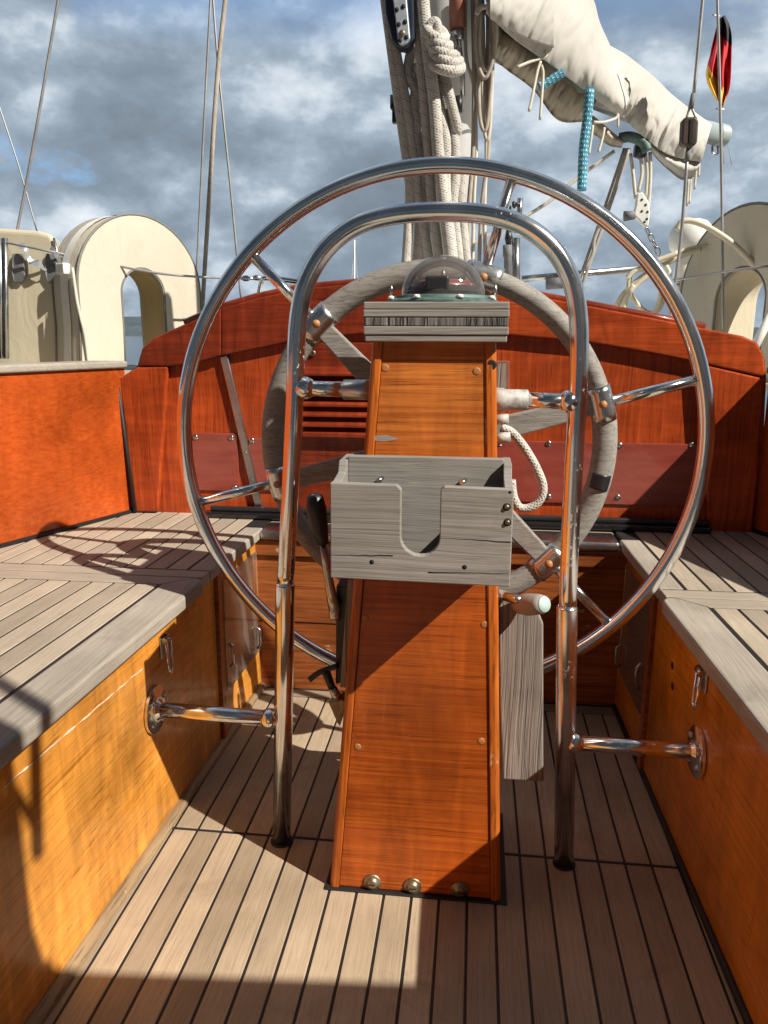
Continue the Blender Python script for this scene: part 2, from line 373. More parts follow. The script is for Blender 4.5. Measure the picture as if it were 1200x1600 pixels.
# ------------------------------------------------------------------ setting: water, hills, floor, deck
b = B(); b.grid([[(x, y, -1.15) for y in (-3000, -20, 20, 400, 9000)] for x in (-8000, -20, 20, 8000)], False)
struct(b.build('water', M['water']))
P = []
for i in range(160):
    a = math.radians(-75+150*i/159); R = 1500
    h = 22+26*noise.noise(V((i*.045, 1.3, 0)))+7*noise.noise(V((i*.21, 4, 0)))+3*noise.noise(V((i*.8, 9, 0)))
    h = max(h, 6)+(10 if a < 0 else 0)
    P.append([(R*math.sin(a), R*math.cos(a), -1.2), (R*1.05*math.sin(a), R*1.05*math.cos(a), h*.7), (R*1.12*math.sin(a), R*1.12*math.cos(a), h), (R*1.3*math.sin(a), R*1.3*math.cos(a), -1.2)])
b = B(); b.grid(P); struct(b.build('hills', M['hill']))

PW = .0475
b = B()
def planks(b, x0, x1, y0, y1, z0, z1, pitch=PW, gap=.0046, ox=.0045, shear=0.):
    k = math.floor((x0-ox)/pitch)
    while ox+k*pitch < x1:
        a = max(ox+k*pitch+gap/2, x0); c = min(ox+(k+1)*pitch-gap/2, x1)
        if c-a > .004:
            b.pxy([(a+shear*y0, y0), (c+shear*y0, y0), (c+shear*y1, y1), (a+shear*y1, y1)], z0, z1)
        k += 1
planks(b, -.53, .53, -1.2, 1.278, -.012, 0)
planks(b, -.53, .53, 1.286, 1.862, -.012, 0)
fl = struct(b.build('floor', M['floor'], None, .0008, 1))
b = B().box(-.53, .53, 1.866, 1.905, -.012, .0002); b.build('border_board', M['floor_x'], fl, .0008, 1)
b = B().box(-.54, .54, -1.2, 1.93, -.03, -.0016); b.build('caulking', M['caulk'], fl)

# ------------------------------------------------------------------ benches
SZ = .444
def bench(sgn, label, dk):
    t = thing('cockpit_bench', label, 'bench', (sgn*.75, 1.0, 0))
    X = lambda x, y=None: sgn*x
    face = M['amber'] if sgn < 0 else M['amber_r']
    # front panel, near and far
    def fp(y0, y1, z0, z1, off, th, name, mat, bev=.0015, par=t):
        A = [(sgn*(face_x(y0)+off), y0), (sgn*(face_x(y1)+off), y1), (sgn*(face_x(y1)+off+th), y1), (sgn*(face_x(y0)+off+th), y0)]
        return B().pxy(A, z0, z1).build(name, mat, par, bev, 2)
    fp(-.9, 1.597, -.02, .418, 0, .02, 'front_panel', face)
    fp(1.597, 1.622, -.02, .416, -.009, .028, 'corner_post', M['mahog_dk'])
    # far panel with an opening closed by a pane
    d = thing('locker_door', None, None); d.parent = t; d.location = (0, 0, 0)
    fp(1.622, 1.66, -.02, .416, .001, .02, 'stile', face, .001, d)
    fp(1.895, 1.93, -.02, .416, .001, .02, 'stile', face, .001, d)
    fp(1.66, 1.895, -.02, .125, .001, .02, 'rail', face, .001, d)
    fp(1.66, 1.895, .375, .416, .001, .02, 'rail', face, .001, d)
    fp(1.655, 1.90, .12, .38, .0195, .006, 'backing', M['amber'] if sgn < 0 else M['mahog_dk'], 0, d)
    fp(1.648, 1.902, .112, .388, -.004, .004, 'pane', M['pane'], .0008, d)
    for yy, zz in ((1.66, .19), (1.87, .15)):
        x = sgn*(face_x(yy)-.007)
        B().tube([(x, yy, zz-.02), (x-sgn*.008, yy, zz-.012), (x-sgn*.008, yy, zz+.03), (x, yy, zz+.04)], .004, 8).build('pull', M['steel'], d)
    # weathered trim along the floor
    pts = [(sgn*(face_x(y)-.003), y, .004) for y in (-.9, 0, .8, 1.25, 1.6, 1.905)]
    B().tube(pts, .013 if sgn < 0 else .007, 8).build('floor_trim', M['trim'] if sgn < 0 else M['caulk'], t)
    # seat: margin boards, planks, caulking
    sh = sgn*(-TAP)
    def strip(bb, xa, xb, y0, y1, z0=SZ-.026, z1=SZ):
        P4 = [(sgn*(xa-TAP*y0), y0), (sgn*(xb-TAP*y0), y0), (sgn*(xb-TAP*y1), y1), (sgn*(xa-TAP*y1), y1)]
        bb.pxy(P4, z0, z1)
    # near lid
    bb = B(); e = .495; y1 = 1.489; rr = .028
    ring = [(e, -.9), (e, y1-rr)]+[(e+rr-rr*math.cos(a), y1-rr+rr*math.sin(a)) for a in (.4, .8, 1.2)]+[(e+rr, y1), (e+.078, y1-.048), (e+.078, -.9)]
    bb.pxy([(sgn*(x-TAP*y), y) for x, y in ring], SZ-.028, SZ+.001)
    bb.build('margin_board', M['teak_edge'], t, .006, 3)
    bb = B(); bb.pxy([(sgn*(x-TAP*y), y) for x, y in ((e+rr+.001, y1), (1.25, y1), (1.25, y1-.048), (e+.079, y1-.048))], SZ-.026, SZ)
    bb.build('end_board', M['teak_cross'], t, .0015, 2)
    bb = B(); x = e+.084
    while x < 1.25: strip(bb, x, x+.042, -.9, y1-.0535); x += .0475
    bb.build('seat_planks', M['teak'], t, .0008, 1)
    # far seat
    bb = B(); ya, yb_ = 1.493, 1.985
    bb.pxy([(sgn*(x-TAP*y), y) for x, y in ((.508, ya), (1.25, ya), (1.25, ya+.045), (.508, ya+.045))], SZ-.026, SZ)
    bb.build('end_board', M['teak_cross'], t, .002, 2)
    bb = B(); strip(bb, .508, .557, ya+.0505, 1.93); bb.build('margin_board', M['teak_edge'], t, .004, 2)
    bb = B(); x = .5625
    while x < 1.25: strip(bb, x, x+.042, ya+.0505, 2.09); x += .0475
    bb.build('seat_planks', M['teak'], t, .0008, 1)
    bb = B(); strip(bb, .515, 1.25, -.9, 2.09, SZ-.03, SZ-.0016); bb.build('caulking', M['caulk'], t)
    return t
LB = bench(-1, 'sunlit teak bench whose amber plywood front has a long cracked seam', 0)
RB = bench(1, 'teak bench with a shaded orange front and two keyhole slots beside its latch', 1)
# long split in the varnish of the sunlit front
b_ = B(); run = []; random.seed(5)
for i in range(70):
    y = .70+i*.0077; z = .373-.018*i/70+.0020*noise.noise(V((i*.26, 0, 3)))+.0007*noise.noise(V((i*1.3, 5, 3)))
    w_ = noise.noise(V((i*.33, 2, 0)))
    run.append(((-(face_x(y)-.0002), y, z), .0007+.0030*max(0, w_+.1)*random.uniform(.5, 1.2) if w_ > -.22 else .0002))
b_.tube([q[0] for q in run], [q[1] for q in run], 6)
b_.build('cracked_seam', M['flake'], LB)
# slots on the shaded bench
for pz in (1040, 1072):
    c = WX(1052, pz, face_x(1.4)); B().lathe([(.0075, -.004), (.0075, .0006), (.006, .0007)], (face_x(c.y)-.0005, c.y, c.z), (-1, 0, 0), 14).build('keyhole', M['hole'], RB)
# toggle latches, one on each bench
def latch(sgn, px, py, label):
    c = WX(px, py, sgn*(face_x(1.25)-.004)); x = sgn*(face_x(c.y)); t = thing('toggle_latch', label, 'latch', (x, c.y, c.z))
    s = -sgn
    def bx(y0, y1, z0, z1, a, bq): return B().box(min(x+s*a, x+s*bq), max(x+s*a, x+s*bq), c.y+y0, c.y+y1, c.z+z0, c.z+z1)
    bx(-.017, .017, -.004, .042, .0, .004).build('base_plate', M['steel'], t, .0015)
    B().tube([(x+s*.009, c.y-.013, c.z+.03), (x+s*.009, c.y+.013, c.z+.03)], .007, 10).build('hinge', M['steel'], t)
    B().tube([(x+s*.011, c.y-.010, c.z+.028), (x+s*.013, c.y-.010, c.z-.028), (x+s*.013, c.y-.004, c.z-.036), (x+s*.013, c.y+.004, c.z-.036), (x+s*.013, c.y+.010, c.z-.028), (x+s*.011, c.y+.010, c.z+.028)], .003, 8).build('loop', M['chrome'], t)
latch(-1, 257, 1022, 'chrome toggle latch on the sunlit amber bench front')
latch(1, 1097, 1075, 'dark toggle latch on the shaded orange bench front')

# ------------------------------------------------------------------ footwell end wall, bridge deck
t = thing('bridge_deck', 'narrow dark varnished wall with a pale metal nosing closing the footwell', 'step', (0, 1.92, 0))
B().box(-.49, .49, 1.915, 1.935, .19, .372).build('upper_board', M['mahog_dk'], t, .002)
B().box(-.49, .49, 1.918, 1.936, -.02, .187).build('lower_board', M['mahog_dk'], t, .002)
B().box(-.49, .49, 1.905, 1.93, .374, .418).build('ledger', M['mahog_dk'], t, .004)
B().box(-.458, .452, 1.893, 2.0, .4205, .444).build('nosing', M['steel'], t, .008, 3)
B().box(-.459, .453, 1.995, 2.10, .40, .440).build('tread', M['teak_cross'], t, .002)

# ------------------------------------------------------------------ bulkhead
YB = 2.07
def bx_(px, py, y=YB): p = W(px, py, y); return (p.x, p.z)
t = thing('cabin_bulkhead', 'arched red mahogany cabin bulkhead behind the steering wheel', 'bulkhead', (0, YB, SZ))
arc = [(215, 572), (222, 545), (240, 528), (290, 506), (345, 482), (400, 466), (470, 451), (560, 443), (690, 441), (780, 452), (920, 478), (1010, 495), (1100, 513), (1160, 525), (1182, 535), (1194, 556), (1197, 590)]
outer = [bx_(*p) for p in arc]
full = [(-.92, .40), (-.895, .815)]+outer+[(.84, .40)]
B().pxz(full, YB, YB+.03).build('panel', M['mahog'], t)
# top frame, in three lengths butted with seams, standing proud of the panel
inner = [(262, 572), (300, 568), (345, 556), (400, 545), (470, 530), (560, 522), (690, 520), (780, 522), (920, 535), (1010, 550), (1090, 566)]
def seg_frame(oi, ii, name, y0=YB-.022, mat='mahog_x', bev=.005):
    pts = [bx_(*arc[i], y0) for i in oi]+[bx_(*inner[i], y0) for i in reversed(ii)]
    return B().pxz(pts, y0, YB-.0005).build(name, M[mat], t, bev, 3)
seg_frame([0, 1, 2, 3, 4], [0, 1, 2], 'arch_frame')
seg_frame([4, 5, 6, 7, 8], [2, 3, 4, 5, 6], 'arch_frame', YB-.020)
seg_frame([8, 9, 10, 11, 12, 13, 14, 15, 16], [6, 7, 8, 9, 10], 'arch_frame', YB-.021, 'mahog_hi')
# rounded coping along the arch
B().tube([(x, YB-.002, z+.002) for x, z in outer[3:13]], .011, 8).build('coping', M['mahog_x'], t)
# side frames
l = [bx_(186, 590, YB-.022), bx_(214, 574, YB-.022), bx_(261, 573, YB-.022), bx_(246, 800, YB-.022), bx_(210, 800, YB-.022)]
B().pxz(l, YB-.0215, YB-.0005).build('side_frame', M['mahog'], t, .005, 3)
l = [bx_(1092, 568, YB-.021), bx_(1196, 592, YB-.021), bx_(1175, 835, YB-.021), bx_(1108, 835, YB-.021)]
B().pxz(l, YB-.0205, YB-.0005).build('side_frame', M['mahog'], t, .005, 3)
# hatch boards with louvres in the companionway
hx0, hx1 = W(455, 600, YB).x, W(772, 600, YB).x
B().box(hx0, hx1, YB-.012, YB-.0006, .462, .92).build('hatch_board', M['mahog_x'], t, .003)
for k in range(7):
    z = .84-k*.027
    B().hexa([(hx0+.035, YB-.034, z-.006), (hx1-.035, YB-.034, z-.006), (hx1-.035, YB-.013, z+.012), (hx0+.035, YB-.013, z+.012),
              (hx0+.035, YB-.034, z), (hx1-.035, YB-.034, z), (hx1-.035, YB-.013, z+.018), (hx0+.035, YB-.013, z+.018)]).build('louvre', M['mahog_x'], t, .001)
c = W(489, 552, YB-.013)
B().lathe([(.008, 0), (.008, .003), (.006, .004)], c, (0, -1, 0), 14).build('keyhole_plate', M['brass'], t)
B().box(c.x-.0018, c.x+.0018, c.y-.0055, c.y-.0035, c.z-.005, c.z+.004).build('keyhole', M['hole'], t)
# tinted covers screwed to the panel
def cover(p0, p1, scr, name, y=YB-.006):
    (x0, z1), (x1, z0) = bx_(*p0, y), bx_(*p1, y)
    r = .008; pts = []
    for cx_, cz, a0 in ((x1-r, z1-r, 0), (x0+r, z1-r, 90), (x0+r, z0+r, 180), (x1-r, z0+r, 270)):
        for k in range(4): a = math.radians(a0+30*k); pts.append((cx_+r*math.cos(a), cz+r*math.sin(a)))
    o = B().pxz(pts, y, YB-.0008).build(name, M['plaque'], t, .0015, 2)
    for q in scr: screw(W(*q, y), (0, -1, 0), .0075, M['steel'], o)
cover((299, 676), (374, 768), [(305, 683), (361, 684), (305, 760), (367, 762)], 'acrylic_cover')
cover((388, 684), (455, 768), [(393, 688), (411, 762)], 'acrylic_cover')
cover((765, 688), (1090, 792), [(780, 693), (857, 693), (968, 696), (1081, 695), (857, 776), (965, 777), (1079, 779)], 'acrylic_cover')
# slanting steel guide strip
a, d = W(349, 556, YB-.012), W(405, 796, YB-.012)
n = V((d.x-a.x, 0, d.z-a.z)).normalized(); s_ = V((n.z, 0, -n.x))*.011
B().prism([a-s_, a+s_, d+s_, d-s_], [p+V((0, .0112, 0)) for p in (a-s_, a+s_, d+s_, d-s_)]).build('guide_strip', M['steel'], t, .003, 3)
for f_ in (.62, .8): screw(a.lerp(d, f_)+V((0, -.001, 0)), (0, -1, 0), .003, M['brass'], t)
# black sealing strip at its foot
t = thing('sealing_strip', 'long black rubber strip lying along the foot of the mahogany bulkhead', 'strip', (0, 2.03, SZ))
B().box(-.655, .70, 2.012, 2.046, SZ+.0005, SZ+.017).build('lower_strip', M['blackgl'], t, .004, 2)
B().box(-.635, .70, 2.030, 2.047, SZ+.0175, SZ+.030).build('upper_strip', M['black'], t, .003, 2)

# ------------------------------------------------------------------ coamings and side decks
def coaming(sgn, label, xo=0.):
    A = V((sgn*(.872+xo), 2.065)); Bq = V((sgn*(1.30+xo), .90)); C = V((sgn*(1.42+xo), -.9))
    zt = .848
    t = thing('cockpit_coaming', label, 'coaming', (A.x, A.y, SZ))
    pts = [A, Bq, C]; out = [p+V((sgn*.035, 0)) for p in pts]
    b_ = B(); b_.pxy([(p.x, p.y) for p in pts+out[::-1]], .40, zt); b_.build('panel', M['mahog_y'], t)
    out2 = [p+V((sgn*.09, 0)) for p in pts]; in2 = [p-V((sgn*.012, 0)) for p in pts]
    b_ = B(); b_.pxy([(p.x, p.y) for p in in2+out2[::-1]], zt+.0005, zt+.020); b_.build('cap', M['teak_edge'], t, .006, 3)
    # bead along the seat joint
    B().tube([(p.x-sgn*.004, p.y, SZ+.003) for p in pts], .007, 8).build('seam_bead', M['caulk'], t)
    return t
coaming(-1, 'glowing orange varnished coaming panel along the sunlit bench')
coaming(1, 'low varnished coaming beside the shaded bench, out at the frame edge', -.055)
B().tube([W(181, 585, 2.045), W(196, 690, 2.045), W(211, 800, 2.045)], .006, 8).build('corner_bead', M['caulk'], bpy.data.objects['cockpit_coaming'])
b = B()
for sg in (-1, 1):
    b.pxy([(sg*.97, 2.11), (sg*1.5, .9), (sg*1.75, .9), (sg*1.6, 3.2), (sg*.9, 6.5), (sg*.2, 6.5), (sg*.95, 3.0)], .78, .80)
struct(b.build('deck', M['teak']))
b = B()
b.pxz([(-.85, .5), (-.8, .80), (-.4, .92), (0, .95), (.4, .92), (.8, .80), (.85, .5)], 2.11, 5.2)
tag(b.build('cabin_roof', M['white']), 'low white cabin roof hidden just beyond the arched bulkhead', 'roof')

# ------------------------------------------------------------------ pedestal
def lerp(a, b_, f): return a+(b_-a)*f
ZP = .93
def ped(z):                                   # x0, x1, y front, y back
    f = z/ZP; return lerp(-.139, -.070, f), lerp(.156, .1165, f), lerp(1.153, 1.192, f), lerp(1.40, 1.37, f)
t = thing('steering_pedestal', 'tapered orange varnished wooden column standing in the middle of the cockpit', 'pedestal', (.014, 1.27, 0))
def front(zb, zt, mat, name):
    a0, a1, ay, _ = ped(zb); b0, b1, by, _ = ped(zt); i = .017
    return B().hexa([(a0+i, ay+.002, zb), (a1-i, ay+.002, zb), (a1-i, ay+.02, zb), (a0+i, ay+.02, zb), (b0+i, by+.002, zt), (b1-i, by+.002, zt), (b1-i, by+.02, zt), (b0+i, by+.02, zt)]).build(name, mat, t, .001)
front(.004, .66, M['ped_lo'], 'lower_panel'); front(.6603, ZP, M['ped_up'], 'upper_panel')
for sd in (0, 1):
    P0 = ped(.0); P1 = ped(ZP); w = .017; ring0, ring1 = [], []
    for (PP, ring) in ((P0, ring0), (P1, ring1)):
        x, y, s_ = PP[sd], PP[2], (1 if sd == 0 else -1); zz = .001 if PP is P0 else ZP
        for dx, dy in ((w-.0005, 0), (.007, 0), (.002, .002), (0, .007), (0, .03), (w-.0005, .03)): ring.append((x+s_*dx, y+dy-.001, zz))
    B().prism(ring0, ring1, False).build('corner_batten', M['ped_b'], t, .002, 2)
    x0, x1 = P0[sd], P1[sd]; s_ = 1 if sd == 0 else -1
    B().hexa([(x0, P0[2]+.0292, .001), (x0+s_*.015, P0[2]+.0292, .001), (x0+s_*.015, P0[3], .001), (x0, P0[3], .001),
              (x1, P1[2]+.0292, ZP), (x1+s_*.015, P1[2]+.0292, ZP), (x1+s_*.015, P1[3], ZP), (x1, P1[3], ZP)]).build('side_panel', M['ped_b'], t, .001)
B().hexa([(P0[0]+.016, P0[3]-.015, .001), (P0[1]-.016, P0[3]-.015, .001), (P0[1]-.016, P0[3]-.001, .001), (P0[0]+.016, P0[3]-.001, .001),
          (P1[0]+.016, P1[3]-.015, ZP), (P1[1]-.016, P1[3]-.015, ZP), (P1[1]-.016, P1[3]-.001, ZP), (P1[0]+.016, P1[3]-.001, ZP)]).build('back_panel', M['ped_lo'], t)
def on_front(px, py):
    z = .5
    for _ in range(8):
        y = ped(z)[2]+.002; p = W(px, py, y); z = p.z
    return p
for q in ((602, 575), (745, 580), (571, 966), (757, 976), (559, 1167), (752, 1158)):
    p = on_front(*q); B().lathe([(.0058, -.003), (.0058, .0006), (.0045, .0009), (.0001, .0009)], p, (0, -1, 0), 14).build('plug', M['bronze'], t)
for q in ((582, 1378), (645, 1384), (719, 1390)):
    p = on_front(*q)
    o = B().lathe([(.0155, -.001), (.0155, .002), (.0135, .003), (.009, .0032), (.009, .007), (.006, .0085), (.0001, .0088)], p, (0, -1, .02), 20).build('bolt', M['brass'], t)
    B().box(p.x-.006, p.x+.006, p.y-.0092, p.y-.0086, p.z-.001, p.z+.001).build('slot', M['hole'], o)
p = on_front(768, 570); B().lathe([(.0075, -.002), (.0075, .0028), (.006, .003), (.0001, .003)], p, (0, -1, 0), 14).build('hole', M['hole'], t)
p = on_front(586, 561)
q = [on_front(*a) for a in ((583, 681), (606, 680), (624, 686), (600, 690), (581, 688))]
B().prism([a+V((0, -.0004, 0)) for a in q], [a+V((0, .002, 0)) for a in q]).build('chipped_patch', M['grey'], t)
# caulk collar round the foot
B().box(-.147, .167, 1.146, 1.405, -.001, .003).build('foot_seal', M['caulk'], t, .001)
# laminated grey cap
CX0, CX1, CY0, CY1 = -.081, .1335, 1.173, 1.395
zs = [.929, .939, .9515, .9645, .9755, .9865]; ins = [.0022, .0004, .0009, .0, .0005]
for k in range(5):
    i = ins[k]; mt = M['grey_end'] if k == 2 else M['grey']
    if k == 0: mt = M['grey']
    B().box(CX0+i, CX1-i, CY0+i, CY1-i, zs[k], zs[k+1]-.0002).build('cap_board', mt, t, .0016, 2)
B().box(-.060, .114, 1.1965, 1.374, .918, .9287).build('cap_rebate', M['ped_b'], t)

# ------------------------------------------------------------------ compass
cx, cyy = .0325, 1.262
t = thing('compass', 'clear domed compass on a verdigris ring on top of the column', 'compass', (cx, cyy, .9865))
B().lathe([(.088, 0), (.088, .003), (.083, .006), (.079, .007), (.077, .011), (.070, .012), (.066, .010)], (cx, cyy, .9866), seg=40).build('base_ring', M['verdi'], t, sharp=40)
for k in range(8):
    a = k*PI/4+.35; screw((cx+.0835*math.cos(a), cyy+.0835*math.sin(a), .9945), (0, 0, 1), .005, M['white'], t)
R = .066; prof = [(R*math.cos(a), R*math.sin(a)*.95) for a in [i*PI/2/14 for i in range(15)]]
B().lathe(prof, (cx, cyy, .997), seg=40, cap=False).build('dome', M['dome'], t)
B().lathe([(.060, 0), (.060, .006), (.054, .009), (.054, .004)], (cx, cyy, 1.004), seg=40).build('bowl_ring', M['black'], t, sharp=40)
cd_ = B().lathe([(.052, 0), (.050, .012), (.030, .018), (.0001, .020)], (cx, cyy, 1.005), seg=36).build('card', M['card_reflect'], t)
b_ = B()
for k in range(36):
    a = k*PI/18; r0, r1 = (.0515, .0505) ; d = V((math.cos(a), math.sin(a), 0)); n_ = V((-d.y, d.x, 0))*.0009
    o0, o1 = V((cx, cyy, 1.0075))+d*.0522, V((cx, cyy, 1.0145 if k % 3 == 0 else 1.012))+d*.0512
    b_.hexa([o0-n_, o0+n_, o0+n_-d*.001, o0-n_-d*.001, o1-n_, o1+n_, o1+n_-d*.001, o1-n_-d*.001])
b_.build('tick_marks', M['white'], cd_)
B().lathe([(.004, 0), (.003, .012), (.0001, .014)], (cx, cyy, 1.024), seg=12).build('pivot', M['brass'], t)
p = W(683, 443, 1.20)
B().box(p.x-.0175, p.x+.0175, 1.197, 1.228, 1.0035, 1.0035+.021).build('prism', M['black'], t, .003)
for dx in (-.078, .081): B().lathe([(.003, 0), (.0025, .014), (.0001, .022)], (cx+dx, cyy-.028, .994), seg=8).build('pin', M['steel'], t)

# ------------------------------------------------------------------ document box on the column
t = thing('document_box', 'open grey weathered wooden box with a U shaped notch, fixed to the column', 'box', (.016, 1.09, .6))
BX0, BX1, BY = -.1095, .1435, 1.04
u0, u1, zt_, zb_, zu = -.0095, .0445, .7375, .601, .664
cu = (u0+u1)/2; ru = (u1-u0)/2
ring = [(BX0, zb_), (BX1, zb_-.003), (BX1, zt_-.002), (u1+.005, zt_)]+[(u1, zt_-.005)]
ring += [(cu+ru*math.cos(a), zu+ru*math.sin(a)*.95) for a in [-i*PI/12 for i in range(13)]]
ring += [(u0, zt_-.006), (u0-.006, zt_), (BX0+.001, zt_+.001)]
# notch outline splits the board into strips so that the front stays convex-friendly
B().pxz(ring, BY, BY+.014).build('front_board', M['grey'], t, .0016, 2)
B().box(BX0+.012, BX1-.012, 1.128, 1.142, zb_, .7635).build('back_board', M['grey'], t, .0015, 2)
for s_, nm in ((0, BX0), (1, BX1-.0125)):
    B().pyz([(BY+.0142, zb_), (1.178, zb_), (1.184, .758), (1.118, .758), (1.108, .742), (BY+.0142, .735)], nm+.0003, nm+.0122).build('cheek', M['grey'], t, .0012, 2)
B().box(BX0+.0125, BX1-.0125, BY+.0145, 1.1275, zb_+.002, zb_+.013).build('bottom_board', M['grey'], t)
B().box(-.08, .125, 1.1425, 1.186, .60, .755).build('backing_block', M['ped_b'], t)
for x0_, x1_, z0_, z1_ in ((.0455, .1425, .6655, .6625), (BX0+.001, -.02, .6345, .6375), (.03, .142, .615, .6175)):
    pts = [(lerp(x0_, x1_, k/14), BY-.0001, lerp(z0_, z1_, k/14)+.0011*noise.noise(V((k*.6, x0_*9, 1)))) for k in range(15)]
    B().tube(pts, [.0002+.0006*(k/14 if x0_ < 0 or x0_ > .04 else 1-k/14) for k in range(15)], 5).build('crack', M['hole'], t)
for q in ((792, 792), (793, 816)):
    p = W(*q, BY); o = B().lathe([(.0055, -.002), (.0055, .0003), (.004, .0004), (.0001, .0004)], p, (0, -1, 0), 12).build('countersink', M['hole'], t)
    screw(p+V((0, -.0004, 0)), (0, -1, 0), .0035, M['brass'], o)
for q in ((581, 878), (726, 886), (797, 769)):
    p = W(*q, BY); B().lathe([(.0034 if q[1] > 800 else .002, -.002), (.0034 if q[1] > 800 else .002, .0003), (.0001, .0004)], p, (0, -1, 0), 10).build('nail_hole', M['hole'], t)
for q in ((597, 747), (726, 750)):
    p = W(*q, 1.127)
    B().tube([p, p+V((-.004, -.012, -.002))], .0036, 10).build('bolt', M['steel'], t)

# ------------------------------------------------------------------ guard rail round the column
YR = 1.266
t = thing('guard_rail', 'U shaped chrome tube rail arching over the compass with bars to both benches', 'rail', (.012, YR, 0))
arch = [(452, 800), (457, 700), (461, 610), (463, 540), (468, 485), (481, 436), (510, 389), (556, 353), (615, 336), (690, 331), (765, 336), (822, 355), (866, 391), (893, 440), (903, 490), (905, 545), (903, 610), (897, 720), (890, 860), (887, 950)]
P = [W(446, 915, YR)]+[W(a, b_, YR) for a, b_ in arch]
P = cr(P, 6); B().tube(P, .0148, 20).build('upper_tube', M['chrome_pit'], t)
La, Lb = W(446, 915, YR), W(440, 1318, YR); Lb.z = -.004
B().tube([La+V((0, 0, .004)), La+V((0, 0, .002)), La, Lb], [.0150, .0166, .0170, .0170], 20).build('leg', M['chrome_pit'], t)
Ra, Rb = W(886, 950, YR), W(881, 1352, YR); Rb.z = -.004
B().tube([Ra+V((0, 0, .004)), Ra+V((0, 0, .002)), Ra, Rb], [.0150, .0172, .0176, .0176], 20).build('leg', M['chrome_rust'], t)
for p in (Lb, Rb): B().lathe([(.0205, 0), (.0205, .002), (.018, .003), (.017, .003)], (p.x, p.y, .0005), seg=24).build('deck_seal', M['caulk'], t)
a = W(462, 606, YR); z_ = a.z
B().tube([a, (-.125, YR, z_-.002)], .0125, 16).build('brace', M['chrome'], t)
B().tube([(-.128, YR, z_-.002), (-.1265, YR, z_-.002), (-.066, YR, z_-.002)], [.013, .0165, .0165], 16).build('socket', M['steel'], t)
B().lathe([(.0150, .002), (.0190, .012), (.0185, .02), (.0130, .030)], a, (1, 0, 0), 20).build('weld_collar', M['chrome_pit'], t)
a = W(903, 628, YR); z2 = a.z
B().tube([a, (.165, YR, z2+.002)], .0125, 16).build('brace', M['chrome_pit'], t)
B().tube([(.172, YR, z2+.002), (.170, YR, z2+.002), (.135, YR, z2+.002), (.132, YR, z2+.002), (.115, YR, z2+.002)], [.0145, .0165, .0165, .0185, .0195], 16).build('socket', M['flakew'], t)
B().lathe([(.0150, .002), (.0185, .012), (.018, .02), (.0130, .028)], a, (-1, 0, 0), 20).build('weld_collar', M['chrome_pit'], t)
for sg, px, py in ((-1, 434, 1123), (1, 884, 1160)):
    a = W(px, py, YR); xe = sg*(face_x(YR)-.002); e_ = V((xe, YR, a.z+(.004 if sg < 0 else -.002)))
    B().tube([a, e_], .0138, 16).build('side_bar', M['chrome_pit'], t)
    B().lathe([(.0172, .004), (.0185, .013), (.018, .020), (.0142, .028)], a, (sg, 0, 0), 18).build('weld_collar', M['chrome_pit'], t)
    f_ = B().lathe([(.045, -.001), (.045, .004), (.041, .0065), (.020, .008), (.0145, .014)], e_, (-sg, 0, 0), 28).build('flange', M['chrome_pit'], t, sharp=40)
    for k in range(4):
        an = k*PI/2+.6; c = e_+V((-sg*.0075, .031*math.cos(an), .031*math.sin(an)))
        screw(c, (-sg, 0, 0), .006, M['steel'], f_)

# ------------------------------------------------------------------ steering wheel
WC = V((.015, 1.45, .739)); RO, RI = .4885, .311
t = thing('helm', 'large chrome rimmed steering wheel with a grey wooden inner ring', 'wheel', WC)
def circ(R, y=0., n=120, a0=0., a1=2*PI): return [WC+V((R*math.cos(a0+(a1-a0)*i/n), y, R*math.sin(a0+(a1-a0)*i/n))) for i in range(n)]
B().tube(circ(RO), .0142, 18, closed=True).build('outer_rim', M['chrome'], t)
for k in range(6):
    a0 = math.radians(15+60*k+1.5); a1 = math.radians(15+60*(k+1)-1.5)
    pts = [WC+V((RI*math.cos(a0+(a1-a0)*i/20), 0, RI*math.sin(a0+(a1-a0)*i/20))) for i in range(21)]
    B().tube(pts, .0225, 16, flat=.85).build('inner_ring', M['grey_ring'], t)
    a = math.radians(15+60*k); d = V((math.cos(a), 0, math.sin(a))); s_ = V((-math.sin(a), 0, math.cos(a)))
    p0, p1 = WC+d*.05, WC+d*(RI-.015)
    w0, w1, th = .024, .0165, .010
    B().hexa([p0-s_*w0+V((0, -th, 0)), p0+s_*w0+V((0, -th, 0)), p0+s_*w0+V((0, th, 0)), p0-s_*w0+V((0, th, 0)),
              p1-s_*w1+V((0, -th, 0)), p1+s_*w1+V((0, -th, 0)), p1+s_*w1+V((0, th, 0)), p1-s_*w1+V((0, th, 0))]).build('wooden_spoke', M['grey_ring'], t, .003, 2)
    B().tube([WC+d*(RI+.018), WC+d*RO], .0095, 14).build('steel_spoke', M['chrome'], t)
    cl = B()
    cl.tube([WC+d*RI*math.cos(q)+s_*RI*math.sin(q) for q in [-.10+.2*i/6 for i in range(7)]], .0250, 18, flat=.88)
    cl = cl.build('clamp', M['clamp'], t)
    B().lathe([(.0075, -.004), (.0075, .003), (.005, .0065), (.0001, .007)], WC+d*(RI-.001)+V((0, -.0215, 0)), (0, -1, 0), 12).build('bolt', M['bronze'], cl)
pts = circ(RI, 0, 9, math.radians(-14.0), math.radians(-8.0)); B().tube(pts, .0237, 16, flat=.86).build('tape_band', M['black'], t)
B().lathe([(.075, -.018), (.078, 0), (.075, .018)], WC, (0, -1, 0), 28).build('hub_boss', M['grey_ring'], t)
B().lathe([(.04, -.05), (.04, .026), (.02, .034), (.0001, .035)], WC, (0, -1, 0), 24).build('hub', M['steel'], t)
